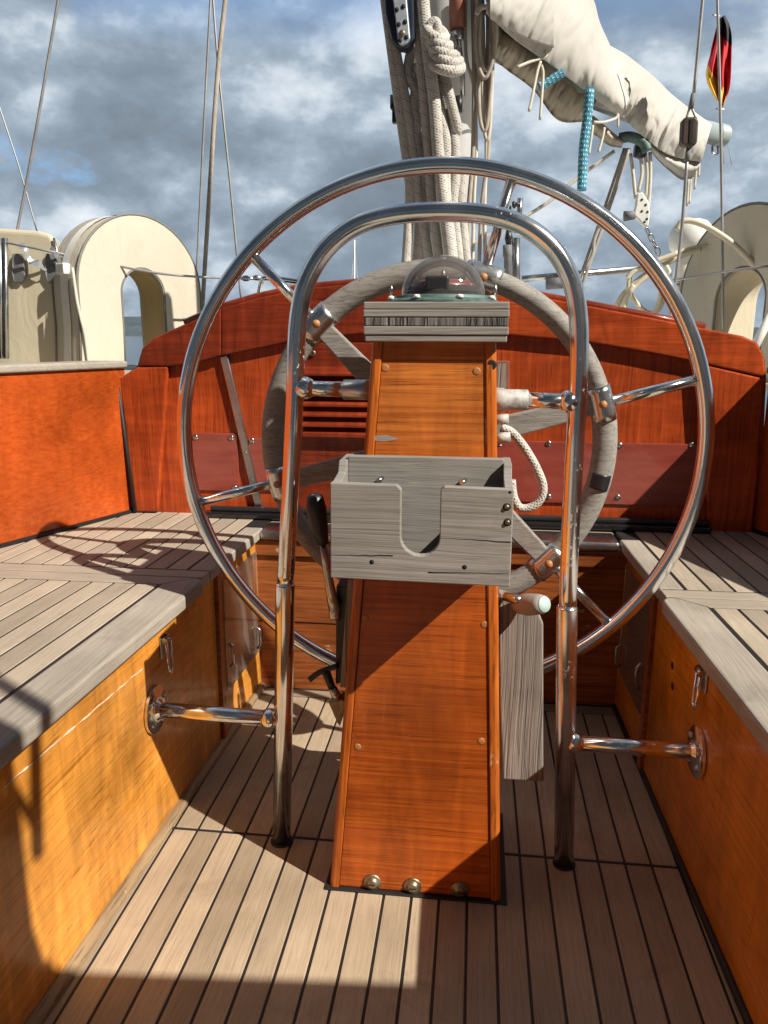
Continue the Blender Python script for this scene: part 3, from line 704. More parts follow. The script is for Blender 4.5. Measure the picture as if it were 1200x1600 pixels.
rod('shaft', WC+V((0, -.03, 0)), V((WC.x, 1.385, WC.z)), .014, M['steel'], t)

# ------------------------------------------------------------------ small gear on the column
pts = pxp([(783, 668), (800, 676), (820, 700), (840, 735), (849, 765), (838, 788), (815, 794), (803, 778), (799, 750)], 1.40, 6)
t = B().tube(pts, .0078, 12).build('rope_loop', M['rope'])
tag(t, 'loop of off-white rope hanging beside the grey wheel spoke', 'rope')
t = thing('hanging_leaf', 'grey weathered plank leaf hanging from the right side of the column', 'table leaf', tuple(W(815, 1090, 1.24)))
A = [W(*q, 1.245) for q in ((779, 925), (806, 934), (818, 945), (842, 960), (849, 976), (849, 1190), (850, 1222), (786, 1218), (781, 1100))]
B().prism(A, [p+V((0, .02, 0)) for p in A]).build('board', M['grey_z'], t, .0025, 2)
B().tube([W(790, 932, 1.235), W(806, 936, 1.22), W(815, 940, 1.215)], .008, 10).build('hinge_pin', M['steel'], t)
t = thing('belaying_peg', 'stubby grey peg with a pale green end lying over the hanging leaf', 'peg', tuple(W(830, 943, 1.2)))
a, d = W(806, 945, 1.236), W(850, 944, 1.190)
B().tube([a, a.lerp(d, .15), a.lerp(d, .45), a.lerp(d, .85), d], [.010, .0155, .0185, .0165, .0135], 18).build('body', M['flakew'] if False else plain('grey_peg_paint', (.30, .27, .25), .5), t)
dd = (d-a).normalized()
B().lathe([(.0135, 0), (.0128, .002), (.0001, .0025)], d, dd, 18).build('end_face', plain('pale_green_end', (.38, .52, .48), .5), t)
t = thing('throttle_lever', 'black knobbed throttle lever on the left side of the column', 'lever', tuple(W(522, 960, 1.26)))
P = [W(*q, 1.23) for q in ((491, 771), (492, 776), (494, 795), (499, 825), (505, 850))]
B().tube(P, [.006, .0135, .0175, .0150, .0095], 16).build('knob', M['black'], t)
P = [W(*q, 1.235) for q in ((504, 845), (509, 880), (517, 925), (523, 952))]
B().tube(P, [.0062, .0065, .009, .011], 12).build('stem', M['steel'], t)
B().lathe([(.017, -.004), (.017, .01), (.012, .014)], W(528, 955, 1.25), (-1, 0, 0), 18).build('pivot', M['steel'], t)
t = thing('control_box', 'dark upright control housing on the left flank of the column', 'control box', tuple(W(535, 990, 1.26)))
q = [W(525, 915, 1.25), W(548, 915, 1.25), W(540, 1066, 1.25), W(524, 1070, 1.25)]
B().prism(q, [p+V((0, .07, 0)) for p in q]).build('housing', M['black'], t, .003)
q = [W(543, 905, 1.228), W(556, 905, 1.228), W(541, 1075, 1.228), W(531, 1075, 1.228)]
B().prism(q, [p+V((0, .016, 0)) for p in q]).build('front_rail', M['grey_z'], t, .002)
t = thing('pull_handle', 'black T shaped engine stop pull below the throttle lever', 'handle', tuple(W(525, 1090, 1.25)))
B().tube(pxp([(484, 1062), (495, 1053), (510, 1046), (528, 1040)], 1.24, 4), .0052, 10).build('grip', M['black'], t)
B().tube([W(508, 1046, 1.24), W(520, 1078, 1.245)], [.008, .0065], 12).build('shank', M['black'], t)
B().tube([W(519, 1074, 1.245), W(528, 1092, 1.25)], [.0075, .009], 12).build('collar', M['steel'], t)
q = [W(514, 1100, 1.245), W(532, 1091, 1.245), W(540, 1098, 1.245), W(531, 1135, 1.245), W(527, 1130, 1.245)]
B().prism(q, [p+V((0, .03, 0)) for p in q]).build('bracket', M['brass'], t, .001)
t = thing('switch_plate', 'small framed dark plate on the right flank of the column', 'plate', tuple(W(787, 588, 1.36)))
q = [W(776, 564, 1.36), W(796, 564, 1.36), W(796, 612, 1.36), W(776, 612, 1.36)]
B().prism(q, [p+V((0, .012, 0)) for p in q]).build('frame', M['brownp'], t, .001)
q = [W(777, 568, 1.359), W(791, 568, 1.359), W(791, 609, 1.359), W(777, 609, 1.359)]
B().prism(q, [p+V((0, .0006, 0)) for p in q]).build('face', M['grey_z'], t)
t = thing('hinge_bracket', 'small pale metal lugs on the column edge beneath the rail socket', 'bracket', tuple(W(785, 680, 1.3)))
for i, (px, py) in enumerate(((783, 655), (786, 684))):
    p = W(px, py, 1.26); B().lathe([(.007, -.012), (.009, 0), (.008, .012)], p, (1, 0, .1), 10).build('lug', M['flakew'], t)
# ------------------------------------------------------------------ mast
YM = 2.68
mx = W(690, 220, YM).x
t = thing('mast', 'white mast rising behind the compass, half hidden by hanging ropes', 'mast', (mx, YM, .85))
B().lathe([(.099, 0), (.099, 3.2)], (mx, YM, .85), seg=36).build('tube', M['mast'], t)
p = W(715, 20, 2.52)
B().tube([W(713, -60, 2.52), W(715, 46, 2.52)], .0235, 18).build('brown_sleeve', M['brownp'], t)
B().tube([W(715, 45, 2.52), W(716, 64, 2.52)], [.019, .016], 14).build('terminal', M['steel'], t)
B().tube([W(716, 62, 2.52), W(722, 110, 2.53), W(723, 150, 2.54)], .008, 10).build('toggle', M['steel'], t)
B().tube([W(717, 150, 2.53), W(718, 176, 2.53)], [.011, .009], 10).build('stopper', M['black'], t)
for q in ((613, 160), (616, 182)):
    p = W(*q, 2.6); B().box(p.x-.006, p.x+.012, p.y-.012, p.y+.012, p.z-.02, p.z+.02).build('cleat', M['black'], t, .003)
RY = 2.50
rr = .0148
ropes = [
 ('leftmost grey halyard running down the bundle on the mast', 'rope', rr, [(597, -40, 2.5), (607, 40), (623, 161), (638, 269), (640, 317), (634, 420), (630, 480)]),
 ('flecked halyard second from the left in the mast bundle', 'rope', rr, [(606, -40, 2.5), (618, 75), (634, 161), (647, 255), (655, 317), (669, 398), (676, 480)]),
 ('thick bright rope running from the top edge straight over the bundle', 'rope', rr*1.2, [(657, -40, 2.44), (661, 0, 2.44), (669, 81, 2.44), (679, 161, 2.44), (685, 242, 2.45), (693, 309, 2.46), (704, 398, 2.46), (712, 480, 2.46)]),
 ('halyard just left of the thick bright rope', 'rope', rr, [(648, -20, 2.47), (651, 32, 2.47), (661, 134, 2.47), (669, 228, 2.48), (674, 309, 2.48), (685, 398, 2.48), (690, 480, 2.48)]),
 ('rope bight dropping from the knotted coil to a bend', 'rope', rr, [(690, 112, 2.46), (697, 130, 2.46), (706, 165, 2.46), (714, 198, 2.47), (711, 208, 2.49), (704, 190, 2.51), (694, 150, 2.52), (686, 120, 2.5)]),
 ('rope below the knotted coil on its left', 'rope', rr*1.05, [(684, 120, 2.48), (683, 150, 2.48), (690, 185, 2.47), (697, 225, 2.47), (696, 270, 2.47), (698, 310, 2.47), (708, 398, 2.47), (714, 480, 2.47)]),
 ('rope below the knotted coil on its right', 'rope', rr*1.05, [(704, 170, 2.49), (710, 215, 2.48), (712, 270, 2.48), (708, 320, 2.48), (716, 398, 2.48), (722, 480, 2.48)]),
 ('twisted strand of rope looping behind the halyards', 'rope', rr, [(646, 60, 2.52), (637, 115, 2.51), (649, 140, 2.51), (645, 165, 2.51), (652, 190, 2.51), (648, 215, 2.51), (660, 260, 2.51), (662, 330, 2.51), (657, 430, 2.51)]),
 ('second twisted strand crossing behind the halyards', 'rope', rr, [(650, 100, 2.515), (660, 150, 2.52), (641, 180, 2.52), (656, 225, 2.52), (650, 280, 2.52), (655, 350, 2.52), (650, 430, 2.52)]),
 ('short rope at the right foot of the mast bundle', 'rope', rr, [(724, 260, 2.5), (720, 310, 2.5), (724, 360, 2.5), (730, 420, 2.5), (735, 480, 2.5)]),
 ('rope tail low in the bundle behind the chrome rail', 'rope', rr, [(680, 250, 2.52), (668, 330, 2.52), (664, 400, 2.52), (668, 480, 2.52)]),
]
for lab, mt, r, pts in ropes:
    pts = [(a[0], a[1], a[2] if len(a) > 2 else RY) for a in pts]
    tag(B().tube(pxp(pts, RY, 8), r, 12).build('halyard', M[mt]), lab, 'rope', 'ropes hanging on the mast')
# knotted coil
t = thing('rope_knot', 'fat knotted coil of rope at the top of the mast bundle', 'knot', tuple(W(692, 80, 2.47)))
def ring_px(c, a, b_, rot, y, dy, n=28, f0=0., f1=1.):
    out = []
    for i in range(n):
        th = 2*PI*(f0+(f1-f0)*i/n); x = a*math.cos(th); q = b_*math.sin(th)
        out.append(W(c[0]+x*math.cos(rot)-q*math.sin(rot), c[1]+x*math.sin(rot)+q*math.cos(rot), y+dy*math.sin(th)))
    return out
for k, (c, a, b_, ro) in enumerate((((681, 52), 15, 7, .5), ((688, 62), 20, 8, .5), ((692, 74), 23, 8, .5), ((697, 87), 22, 8, .45), ((698, 101), 23, 9, .25))):
    B().tube(ring_px(c, a, b_, ro, 2.44, -.045), .0150, 12, closed=True).build('wrap', M['rope'], t)
B().tube(pxp([(668, 60), (672, 40), (680, 34), (684, 44), (682, 60)], 2.425, 6), .0135, 12).build('top_bight', M['rope'], t)
B().tube(pxp([(672, 84), (690, 66), (700, 92), (690, 110)], 2.46, 6), .03, 12).build('core', M['rope'], t)
# cheek block, navy with a pierced steel plate
t = thing('cheek_block', 'navy rope block with a pierced steel side plate at the head of the bundle', 'block', tuple(W(627, 35, 2.42)))
def ell(pts, y, d): return [W(a, b_, y) for a, b_ in pts], [W(a, b_, y)+V((0, d, 0)) for a, b_ in pts]
A, Bq = ell([(598, -40), (602, 20), (612, 62), (622, 73), (636, 76), (648, 64), (647, -40)], 2.43, .05); B().prism(A, Bq).build('cheek', M['navy'], t, .008, 3)
A, Bq = ell([(609, -40), (622, 66), (628, 71), (636, 68), (641, 60), (632, -40)], 2.417, .0125); B().prism(A, Bq).build('side_plate', M['plate'], t, .003, 2)
for q in ((620, 15), (630, 10), (623, 38), (633, 34), (625, 63), (635, 58)): B().lathe([(.0062, -.001), (.0062, .0006), (.0001, .0007)], W(*q, 2.416), (0, -1, 0), 12).build('piercing', M['hole'], t)
screw(W(628, 52, 2.416), (0, -1, 0), .0085, M['brass'], t)
rod('becket', W(647, -40, 2.45), W(648, 74, 2.45), .003, M['steel'], t)
# tan lines and coil to the right of the mast
tl = [
 ('reddish flecked line at the right edge of the mast', 'rope_t', .0075, [(737, -30), (739, 0), (741, 121), (739, 242), (733, 317), (731, 380), (734, 470)]),
 ('thin pale line just right of the white mast', 'rope_w', .0055, [(728, -30), (727, 60), (730, 100), (736, 118), (742, 150), (744, 240), (740, 330), (738, 470)]),
 ('straight cream line right of the flecked line', 'rope_w', .006, [(753, -30), (757, 120), (760, 240), (757, 330), (760, 470)]),
 ('tan line hanging behind the coil', 'rope_t', .0065, [(765, -30), (762, 100), (764, 180), (762, 250), (752, 330), (747, 470)]),
]
for lab, mt, r, pts in tl: tag(B().tube(pxp(pts, 2.55, 8), r, 10).build('running_line', M[mt]), lab, 'rope', 'thin lines beside the mast')
t = thing('line_coil', 'coil of thin cream line hung beside the mast', 'coil', tuple(W(760, 60, 2.5)))
for k, (x0, x1, y0, y1) in enumerate(((743, 772, -40, 122), (748, 774, -30, 110), (746, 768, -20, 205), (752, 770, -50, 218), (744, 764, 10, 130))):
    cx_, rx = (x0+x1)/2, (x1-x0)/2
    pts = [W(cx_+rx*math.cos(a)*(1+.15*math.sin(3*a+k)), (y0+y1)/2+(y1-y0)/2*math.sin(a), 2.50+.012*k) for a in [2*PI*i/36 for i in range(36)]]
    B().tube(pts, .0058, 8, closed=True).build('turn', M['rope_w'] if k % 2 else M['rope_t'], t)
B().tube(pxp([(744, 22), (752, 12), (764, 10), (768, 2)], 2.47, 6), .007, 8).build('lashing', M['rope_w'], t)

# ------------------------------------------------------------------ boom with sail cover
def bz(p): return p[0]/2.857+780, p[1]/2.857
def by(px): return 2.62+(px-770)/360*.62
t = thing('boom', 'pale green boom poking out of the end of the canvas sail cover', 'boom', tuple(W(1125, 212, by(1125))))
P = [W(775, 75, 2.66), W(900, 140, by(900)), W(1000, 180, by(1000)), W(1124, 211, by(1124))]
B().tube(P, [.036, .036, .036, .037], 20).build('spar', M['spar'], t)
e_ = W(1124, 211, by(1124)); ax = (P[3]-P[2]).normalized()
B().lathe([(.038, -.02), (.040, -.004), (.040, .02), (.03, .026), (.0001, .027)], e_, ax, 24).build('end_cap', M['spar'], t, sharp=40)
B().tube(pxp([(1113, 228), (1114, 240), (1122, 239), (1121, 226)], by(1120), 5), .004, 8).build('eye', M['steel'], t)
for a_, b_ in (((1130, 225), (1131, 256)), ((1137, 224), (1143, 257))): B().tube([W(*a_, by(1130)), W(*b_, by(1130))], .0013, 5).build('split_strand', M['rope_g'], t)
B().tube(pxp([(968, 216), (985, 214), (1004, 222), (1012, 236)], by(990)-.03, 5), .018, 10).build('sheet_band', M['verdi'], t)
B().lathe([(.02, -.02), (.028, 0), (.02, .02)], W(1000, 236, by(1000)), (1, 0, 0), 14).build('sheet_sheave', M['black'], t)

def resample(pts, n):
    Q = cr([V((a, b_, 0)) for a, b_ in pts], 10); L = [0]
    for i in range(1, len(Q)): L.append(L[-1]+(Q[i]-Q[i-1]).length)
    out = []; j = 0
    for k in range(n):
        s = L[-1]*k/(n-1)
        while j < len(L)-2 and L[j+1] < s: j += 1
        out.append(Q[j].lerp(Q[j+1], (s-L[j])/max(L[j+1]-L[j], 1e-9)))
    return out
def loft(U, D, thick, yoff, name, mat, parent, nu=60, nv=20, fold=.02, fs=(.03, .02), seed=0., back=True, yf=by, flare=.6):
    nu *= 2; nv *= 2; fold *= 1.0; U, D = resample(U, nu), resample(D, nu); P = []
    for i in range(nu):
        row = []
        for j in range(nv):
            f = j/(nv-1); p = U[i].lerp(D[i], f)
            bul = thick*math.sin(PI*min(1., .16+f*flare))
            q1, q2 = p.x*.9+p.y*.45, p.y*.9-p.x*.45
            nz = .8*noise.noise(V((q1*fs[0]*.5, q2*fs[1]*.35, seed)))-1.1*abs(noise.noise(V((q1*fs[0]*1.1+seed, q2*fs[1]*.4, seed+4))))-.55*abs(noise.noise(V((q1*fs[0]*2.6, q2*fs[1]*.8+f, seed+9))))-.14*noise.noise(V((q2*fs[0]*1.2, q1*fs[1]*.9, seed+2)))
            row.append(W(p.x, p.y, yf(p.x)+yoff-bul+fold*nz*min(1., f*3+.2)))
        if back:
            for j in range(nv-2, 0, -1):
                f = j/(nv-1); p = U[i].lerp(D[i], f); bul = thick*math.sin(PI*min(1., .16+f*flare))
                row.append(W(p.x, p.y, yf(p.x)+yoff+bul)+V((0, 0, 0)))
        P.append(row)
    b_ = B(); b_.grid(P, True, wrap=back)
    return b_.build(name, mat, parent)
Z = lambda L: [bz(p) for p in L]
t = thing('sail_cover', 'wrinkled off-white canvas sail cover wrapped along the boom', 'sail cover', tuple(W(950, 130, by(950))))
loft(Z([(470, 190), (560, 240), (640, 300), (710, 360), (770, 420), (860, 490), (950, 555)]),
     Z([(430, 470), (540, 520), (620, 590), (690, 650), (752, 690), (830, 712), (903, 722)]), .10, 0., 'aft_cover', M['canvas'], t, 70, 24, .030, (.045, .02), 3.)
loft(Z([(-20, -260), (150, -230), (300, -160), (412, -20), (450, 100), (500, 215), (585, 432)]),
     Z([(-60, 60), (60, 170), (150, 235), (215, 280), (330, 365), (440, 450), (545, 522)]), .13, -.04, 'fore_cover', M['canvas'], t, 70, 26, .018, (.025, .012), 8.)
loft(Z([(-40, -120), (80, -130), (180, -120), (247, -110)]), Z([(-40, 85), (60, 140), (160, 185), (241, 212)]), .10, -.14, 'apron', M['canvas'], t, 40, 20, .014, (.05, .02), 1.)
loft(Z([(-60, 60), (60, 150), (200, 265), (330, 350), (420, 420)]), Z([(-60, 230), (30, 310), (150, 400), (260, 535), (385, 545)]), .07, .03, 'sail_bunt', M['canvas_dk'], t, 60, 18, .03, (.05, .03), 5., flare=.9)
loft(Z([(640, 600), (700, 655), (760, 690), (830, 712), (897, 722)]), Z([(655, 640), (700, 706), (750, 755), (815, 803), (872, 795)]), .06, .0, 'sail_clew', M['canvas'], t, 40, 14, .012, (.05, .03), 6., flare=.95)
loft(Z([(400, 500), (450, 540), (520, 600), (560, 625)]), Z([(420, 600), (440, 612), (490, 650), (545, 660)]), .04, .03, 'sail_fold', M['canvas_dk'], t, 30, 12, .02, (.05, .03), 7., flare=.95)
def hem(L, yo, r=.0035):
    B().tube(pxp([(*bz(p), by(bz(p)[0])+yo) for p in L], 0, 6), r, 6).build('hem', M['canvas'], t)
hem([(60, 140), (160, 185), (241, 212)], -.155); hem([(247, -40), (245, 100), (241, 212)], -.17)
def ties(L, y=-.16):
    for pts in L: B().tube(pxp([(*bz(p), by(bz(p)[0])+y) for p in pts], 0, 5), .0042, 8).build('tie', M['rope_w'], t)
ties([[(80, 300), (140, 275), (200, 255), (212, 238), (205, 228)], [(185, 275), (170, 320), (150, 420), (133, 497)], [(188, 290), (196, 330), (190, 430), (182, 535)],
      [(420, 545), (470, 545), (520, 528), (530, 510), (530, 570)], [(470, 570), (460, 620), (443, 682)], [(418, 560), (410, 620), (400, 690)], [(285, 90), (300, 40), (310, -20)]])
ties([[(845, 800), (838, 920)], [(855, 800), (848, 910)], [(880, 740), (872, 845)], [(893, 730), (890, 790)]], -.05)
# blue and white rope
tag(B().tube(pxp([(921, 140), (918, 180), (912, 230), (910, 270), (909, 298)], by(915)-.16, 6), .0150, 12).build('lazy_line', M['rope_b']), 'blue and white zigzag rope hanging below the boom', 'rope')
tag(B().tube(pxp([(842, 136), (852, 131), (866, 122), (880, 113)], by(850)-.12, 6), .013, 12).build('reef_line', M['rope_b']), 'short blue and white rope end showing under the canvas', 'rope')
# mainsheet tackle
t = thing('mainsheet', 'bundle of grey sheet lines slanting down from the boom', 'tackle', tuple(W(985, 235, by(985))))
ms = [[(976, 232), (950, 310), (905, 440), (895, 480)], [(983, 232), (957, 310), (912, 440), (902, 480)], [(979, 232), (955, 312), (930, 370), (925, 400), (900, 440)], [(960, 236), (900, 280), (835, 330), (700, 400)]]
for i, L in enumerate(ms): B().tube(pxp(L, by(985)-.02*i, 5), .0062, 8).build('line', M['rope_g'] if i < 3 else M['rope_w'], t)
t = thing('rigging_block', 'pale grey triangular block with pierced cheeks below the boom', 'block', tuple(W(1005, 310, by(1000))))
yb_ = by(1000)
for L in ([(985, 240), (989, 270), (993, 310)], [(1000, 240), (1003, 270), (997, 300)], [(1008, 240), (1011, 270), (1009, 310)], [(1016, 238), (1016, 280), (1013, 330)]):
    B().tube(pxp(L, yb_, 5), .0062, 8).build('fall', M['rope_w'], t)
A, Bq = ell([(996, 302), (1004, 300), (1014, 316), (1016, 335), (1013, 354), (1006, 352), (998, 343), (990, 336), (994, 322)], yb_-.03, .03); B().prism(A, Bq).build('cheek', M['white'], t, .004, 2)
for q in ((1003, 312), (1009, 320), (1012, 331), (1011, 342), (1003, 330), (1007, 347)): B().lathe([(.0042, -.001), (.0042, .0006), (.0001, .0007)], W(*q, yb_-.031), (0, -1, 0), 8).build('piercing', M['hole'], t)
B().tube([W(975, 338, yb_-.02), W(992, 336, yb_-.02)], [.018, .014], 12).build('cam_cleat', M['greyclip'], t)
for k in range(4):
    c = (1012+k*5, 362+k*10); B().tube(ring_px(c, 4 if k % 2 else 2.2, 7, -.4, yb_, .008, 14), .0028, 6, closed=True).build('chain_link', M['steel'], t)

# ------------------------------------------------------------------ standing rigging and flag
def wire(px, y, r, lab, mat='wire', name='rigging_wire', n=6):
    return tag(B().tube(pxp(px, y, n), r, 8).build(name, M[mat]), lab, 'wire', 'rigging wires against the sky')
wire([(97, -30, 2.9), (91, 0, 2.9), (48, 250, 2.9), (8, 455, 2.9), (-5, 520, 2.9)], 2.9, .0052, 'taut grey backstay wire nearest the left edge')
wire([(-6, 152), (0, 170), (30, 262), (58, 362)], 6., .006, 'thin wire slanting behind the cream pouch at the left')
wire([(331, -30), (329, 0), (318, 210), (303, 520)], 3.4, .0052, 'straight grey shroud left of the pair that cross')
wire([(331, -30), (333, 0), (343, 125), (360, 290), (378, 480)], 3.5, .0052, 'dark shroud slanting right across the tan rope')
wire([(356, -30), (352, 0), (340, 115), (328, 290), (315, 500)], 3.3, .0095, 'tan rope hanging beside the dark shroud', 'rope_t', 'hanging_rope')
t = thing('wooden_block', 'dark brown wooden block held between two wires at the upper right', 'block', tuple(W(1078, 205, 2.7)))
yk = 2.7
A, Bq = ell([(1067, 186), (1072, 182), (1088, 182), (1092, 188), (1090, 222), (1086, 227), (1068, 227), (1065, 222)], yk-.02, .04); B().prism(A, Bq).build('shell', M['brownblk'], t, .006, 3)
A, Bq = ell([(1079, 186), (1084, 186), (1082, 224), (1077, 224)], yk-.0225, .002); B().prism(A, Bq).build('sheave_slot', M['hole'], t)
B().tube(pxp([(1072, 186), (1079, 168), (1088, 186)], yk, 5), .0035, 8).build('strop', M['wire'], t)
B().tube(pxp([(1072, 226), (1076, 240), (1082, 226)], yk, 5), .0035, 8).build('strop', M['wire'], t)
B().tube([W(1084, 146, yk), W(1079, 170, yk)], .008, 10).build('swage', M['greyclip'], t); B().tube([W(1076, 232, yk), W(1073, 252, yk)], .008, 10).build('swage', M['greyclip'], t)
wire([(1101, -30), (1098, 0), (1084, 148)], 2.7, .0052, 'wire running up from the dark wooden block')
wire([(1074, 245), (1063, 380), (1045, 510)], 2.7, .0052, 'wire running down from the dark wooden block')
wire([(1120, -30), (1121, 0), (1127, 250), (1130, 540)], 2.75, .0045, 'thin vertical halyard carrying the flag')
t = thing('flag', 'small limp flag striped black, red and gold on a halyard', 'flag', tuple(W(1125, 90, 2.76)))
n, m = 22, 24; P = []
Lf = resample([bz(p) for p in ((980, 85), (946, 225), (922, 340), (955, 425), (992, 475))], n)
Rt = resample([bz(p) for p in ((1008, 66), (1034, 130), (1036, 240), (1028, 390), (998, 478))], n)
for i in range(n):
    row = []
    for j in range(m):
        p = Lf[i].lerp(Rt[i], j/(m-1)); row.append(W(p.x, p.y, 2.79+.022*math.sin(j*.62+i*.16)+.008*math.sin(j*1.4-i*.3)))
    P.append(row)
b_ = B(); R_ = b_.grid(P)
for f in b_.bm.faces:                                            # stripes run along the hoist, folded into diagonals
    for lp in f.loops:
        for i in range(n):
            if lp.vert in R_[i]: j = R_[i].index(lp.vert); break
        ii, jj = i/(n-1), j/(m-1); b1, b2 = .10+.24*jj, .50+.42*jj
        u = 1-.33*ii/b1 if ii < b1 else (.67-.33*(ii-b1)/(b2-b1) if ii < b2 else .34-.33*(ii-b2)/(1.001-b2))
        lp[b_.uv].uv = (j/(m-1), max(.01, min(.99, u)))
o = b_.build('cloth', M['flag'], t); sm = o.modifiers.new('thick', 'SOLIDIFY'); sm.thickness = .0012
for q in ((1117, 24), (1124, 170)): B().tube([W(q[0]-5, q[1], 2.755), W(q[0]+7, q[1]+1, 2.775)], .003, 6).build('toggle', M['white'], t)

# ------------------------------------------------------------------ horseshoe lifebuoys
def horseshoe(name, label, loc, yaw, w, h, wi, hi, th, lean=0., mats=('vinyl', 'vinyl_in')):
    t = thing(name, label, 'lifebuoy', loc); t.rotation_euler = (lean, 0, yaw)
    def arch(ww, hh, z0=0, n=22):
        r = ww/2; return [(-r*1.04, z0), (-r, z0+(hh-r)*.5)]+[(-r*math.cos(PI*i/n), z0+hh-r+r*math.sin(PI*i/n)) for i in range(n+1)]+[(r, z0+(hh-r)*.5), (r*1.04, z0)]
    O, I = arch(w, h), arch(wi, hi)
    n = len(O)
    def strips(ya, yb2, Ou, In):
        return [[(Ou[i][0], ya, Ou[i][1]), (In[i][0], ya, In[i][1])] for i in range(n)]
    b_ = B(); P = []
    for i in range(n):
        o_, i_ = V((O[i][0], 0, O[i][1])), V((I[i][0], 0, I[i][1])); row = []
        pr = [(0, -th/2+.012), (.03, -th/2), (.5, -th/2-.006), (.97, -th/2), (1, -th/2+.012), (1, th/2-.012), (.97, th/2), (.5, th/2+.004), (.03, th/2), (0, th/2-.012)]
        for f, y in pr: q = o_.lerp(i_, f); row.append((q.x, y, q.z))
        P.append(row)
    b_.grid(P, True, wrap=True); o = b_.build('cover', M[mats[0]]); o.parent = t; o.data.set_sharp_from_angle(angle=math.radians(50))
    for f, y in ((0, -th/2+.004), (1, -th/2+.004), (0, th/2-.004)):
        pts = [(lerp(O[i][0], I[i][0], f), y, lerp(O[i][1], I[i][1], f)) for i in range(n)]
        q = B().tube(pts, .0042, 6).build('piping', M['piping']); q.parent = t
    b_ = B()
    b_.grid([[(I[i][0]*.985, -th/2+.02, I[i][1]-.003), (I[i][0]*.985, th/2-.02, I[i][1]-.003)] for i in range(n)]); q = b_.build('lining', M[mats[1]]); q.parent = t
    # white strap over the outer rim
    b_ = B(); r = w/2
    b_.grid([[(O[i][0]*1.012, -.028, O[i][1]+(.004 if 1 < i < n-2 else 0)), (O[i][0]*1.012, .022, O[i][1]+(.004 if 1 < i < n-2 else 0))] for i in range(n//2+3)]); q = b_.build('strap', M['strapw']); q.parent = t
    q = B().tube(cr([(-r*1.03, -th/2+.01, h*.62), (-r*1.03, -th/2-.004, h*.4), (-r*.98, -th/2-.012, h*.2), (-r*.95, -th/2-.01, .0)], 6), .0055, 8).build('lanyard', M['rope_w']); q.parent = t
    b_ = B().box(-r*1.06, -r*.96, -.03, .024, h*.585, h*.655).build('buckle', M['white'], None, .004); b_.parent = t
    return t
p = W(222, 560, 2.92)
horseshoe('lifebuoy', 'cream horseshoe lifebuoy left of the bulkhead with a white strap over it', (p.x-.03, 2.92, .83), math.radians(58), .53, .535, .185, .345, .17)
p = W(1172, 540, 2.8)
horseshoe('lifebuoy', 'cream horseshoe lifebuoy in shade at the right edge', (p.x+.02, 2.8, .80), math.radians(-62), .55, .555, .21, .36, .19, mats=('vinyl', 'vinyl2'))
# cream pouch at the left
t = thing('padded_pouch', 'tall cream vinyl pouch with grey buckles at the far left', 'bag', tuple(W(45, 560, 2.75)))
yp = 2.75
fr = [(-30, 353), (0, 356), (60, 360), (82, 366), (90, 400), (100, 470), (114, 575), (-30, 580)]
A = [W(*q, yp) for q in fr]; Bq = [p+V((-.06, .16, 0)) for p in A]
B().prism(A, Bq).build('body', M['vinyl2'], t, .018, 4)
B().tube([W(*q, yp-.003) for q in ((84, 372), (91, 402), (101, 470), (113, 565))], .0045, 8).build('piping', M['steel'], t)
for px in (27, 79):
    A = [W(px-8, 396, yp-.012), W(px+8, 396, yp-.012), W(px+11, 430, yp-.02), W(px+6, 442, yp-.012), W(px-6, 442, yp-.012), W(px-9, 425, yp-.02)]
    B().prism(A, [p+V((0, .022, 0)) for p in A]).build('buckle', M['greyclip'], t, .003, 2)
    b_ = B(); q = resample([(px-2, 392), (px+8, 402), (px+16, 420), (px+24, 418), (px+44, 460)] if px > 50 else [(px+2, 388), (px+14, 394), (px+18, 412), (px+30, 416), (px+44, 424)], 12)
    b_.grid([[W(a.x, a.y, yp-.03-.01*math.sin(i)), W(a.x+3, a.y-9 if i < 10 else a.y-3, yp-.02-.012*math.sin(i*.9))] for i, a in enumerate(q)]); b_.build('webbing', M['greyclip'] if px > 50 else M['plate'], t)
for q in (-4, 4): B().tube([W(4+q, 372, yp-.05), W(6+q, 560, yp-.05)], .010, 10).build('stand', M['steel'], t)
# lifelines and rails
def lifeline(pts, y, lab, r=.0042):
    tag(B().tube(pxp(pts, y, 6), r, 8).build('lifeline', M['wire']), lab, 'lifeline')
lifeline([(-20, 373, 2.70), (60, 389, 2.70), (150, 408, 2.78), (240, 426, 2.82), (318, 433, 2.9), (384, 435, 3.1)], 2.8, 'lifeline wire sagging past the pouch and the left lifebuoy')
lifeline([(1030, 440, 3.2), (1080, 434, 2.8), (1130, 425, 2.66), (1210, 415, 2.6)], 2.7, 'lifeline wire passing the shaded lifebuoy')
t = thing('pulpit_rail', 'bent chrome rail rising beyond the left shoulder of the bulkhead', 'rail', tuple(W(410, 470, 3.3)))
B().tube(pxp([(402, 490), (404, 465), (410, 440), (425, 435), (520, 447), (620, 452)], 3.3, 6), .011, 12).build('tube', M['chrome'], t)
for a_, r in (((384, 435), .012), ((402, 434), .011)): B().lathe([(r*.4, -.02), (r, -.008), (r, .008), (r*.4, .02)], W(*a_, 3.2), (1, .3, 0), 12).build('turnbuckle', M['steel'], t)
rod('turnbuckle_body', W(384, 435, 3.2), W(412, 437, 3.28), .005, M['steel'], t)
t = thing('gallows_rail', 'grey horizontal tube rail right of the column above the bulkhead', 'rail', tuple(W(900, 440, 3.0)))
B().tube([W(815, 436, 3.0), W(850, 433, 3.0), W(1015, 418, 3.0)], .012, 12).build('tube', M['steel'], t)
B().tube([W(853, 444, 2.98), W(890, 441, 2.98)], .020, 12).build('sleeve', M['greyclip'], t)
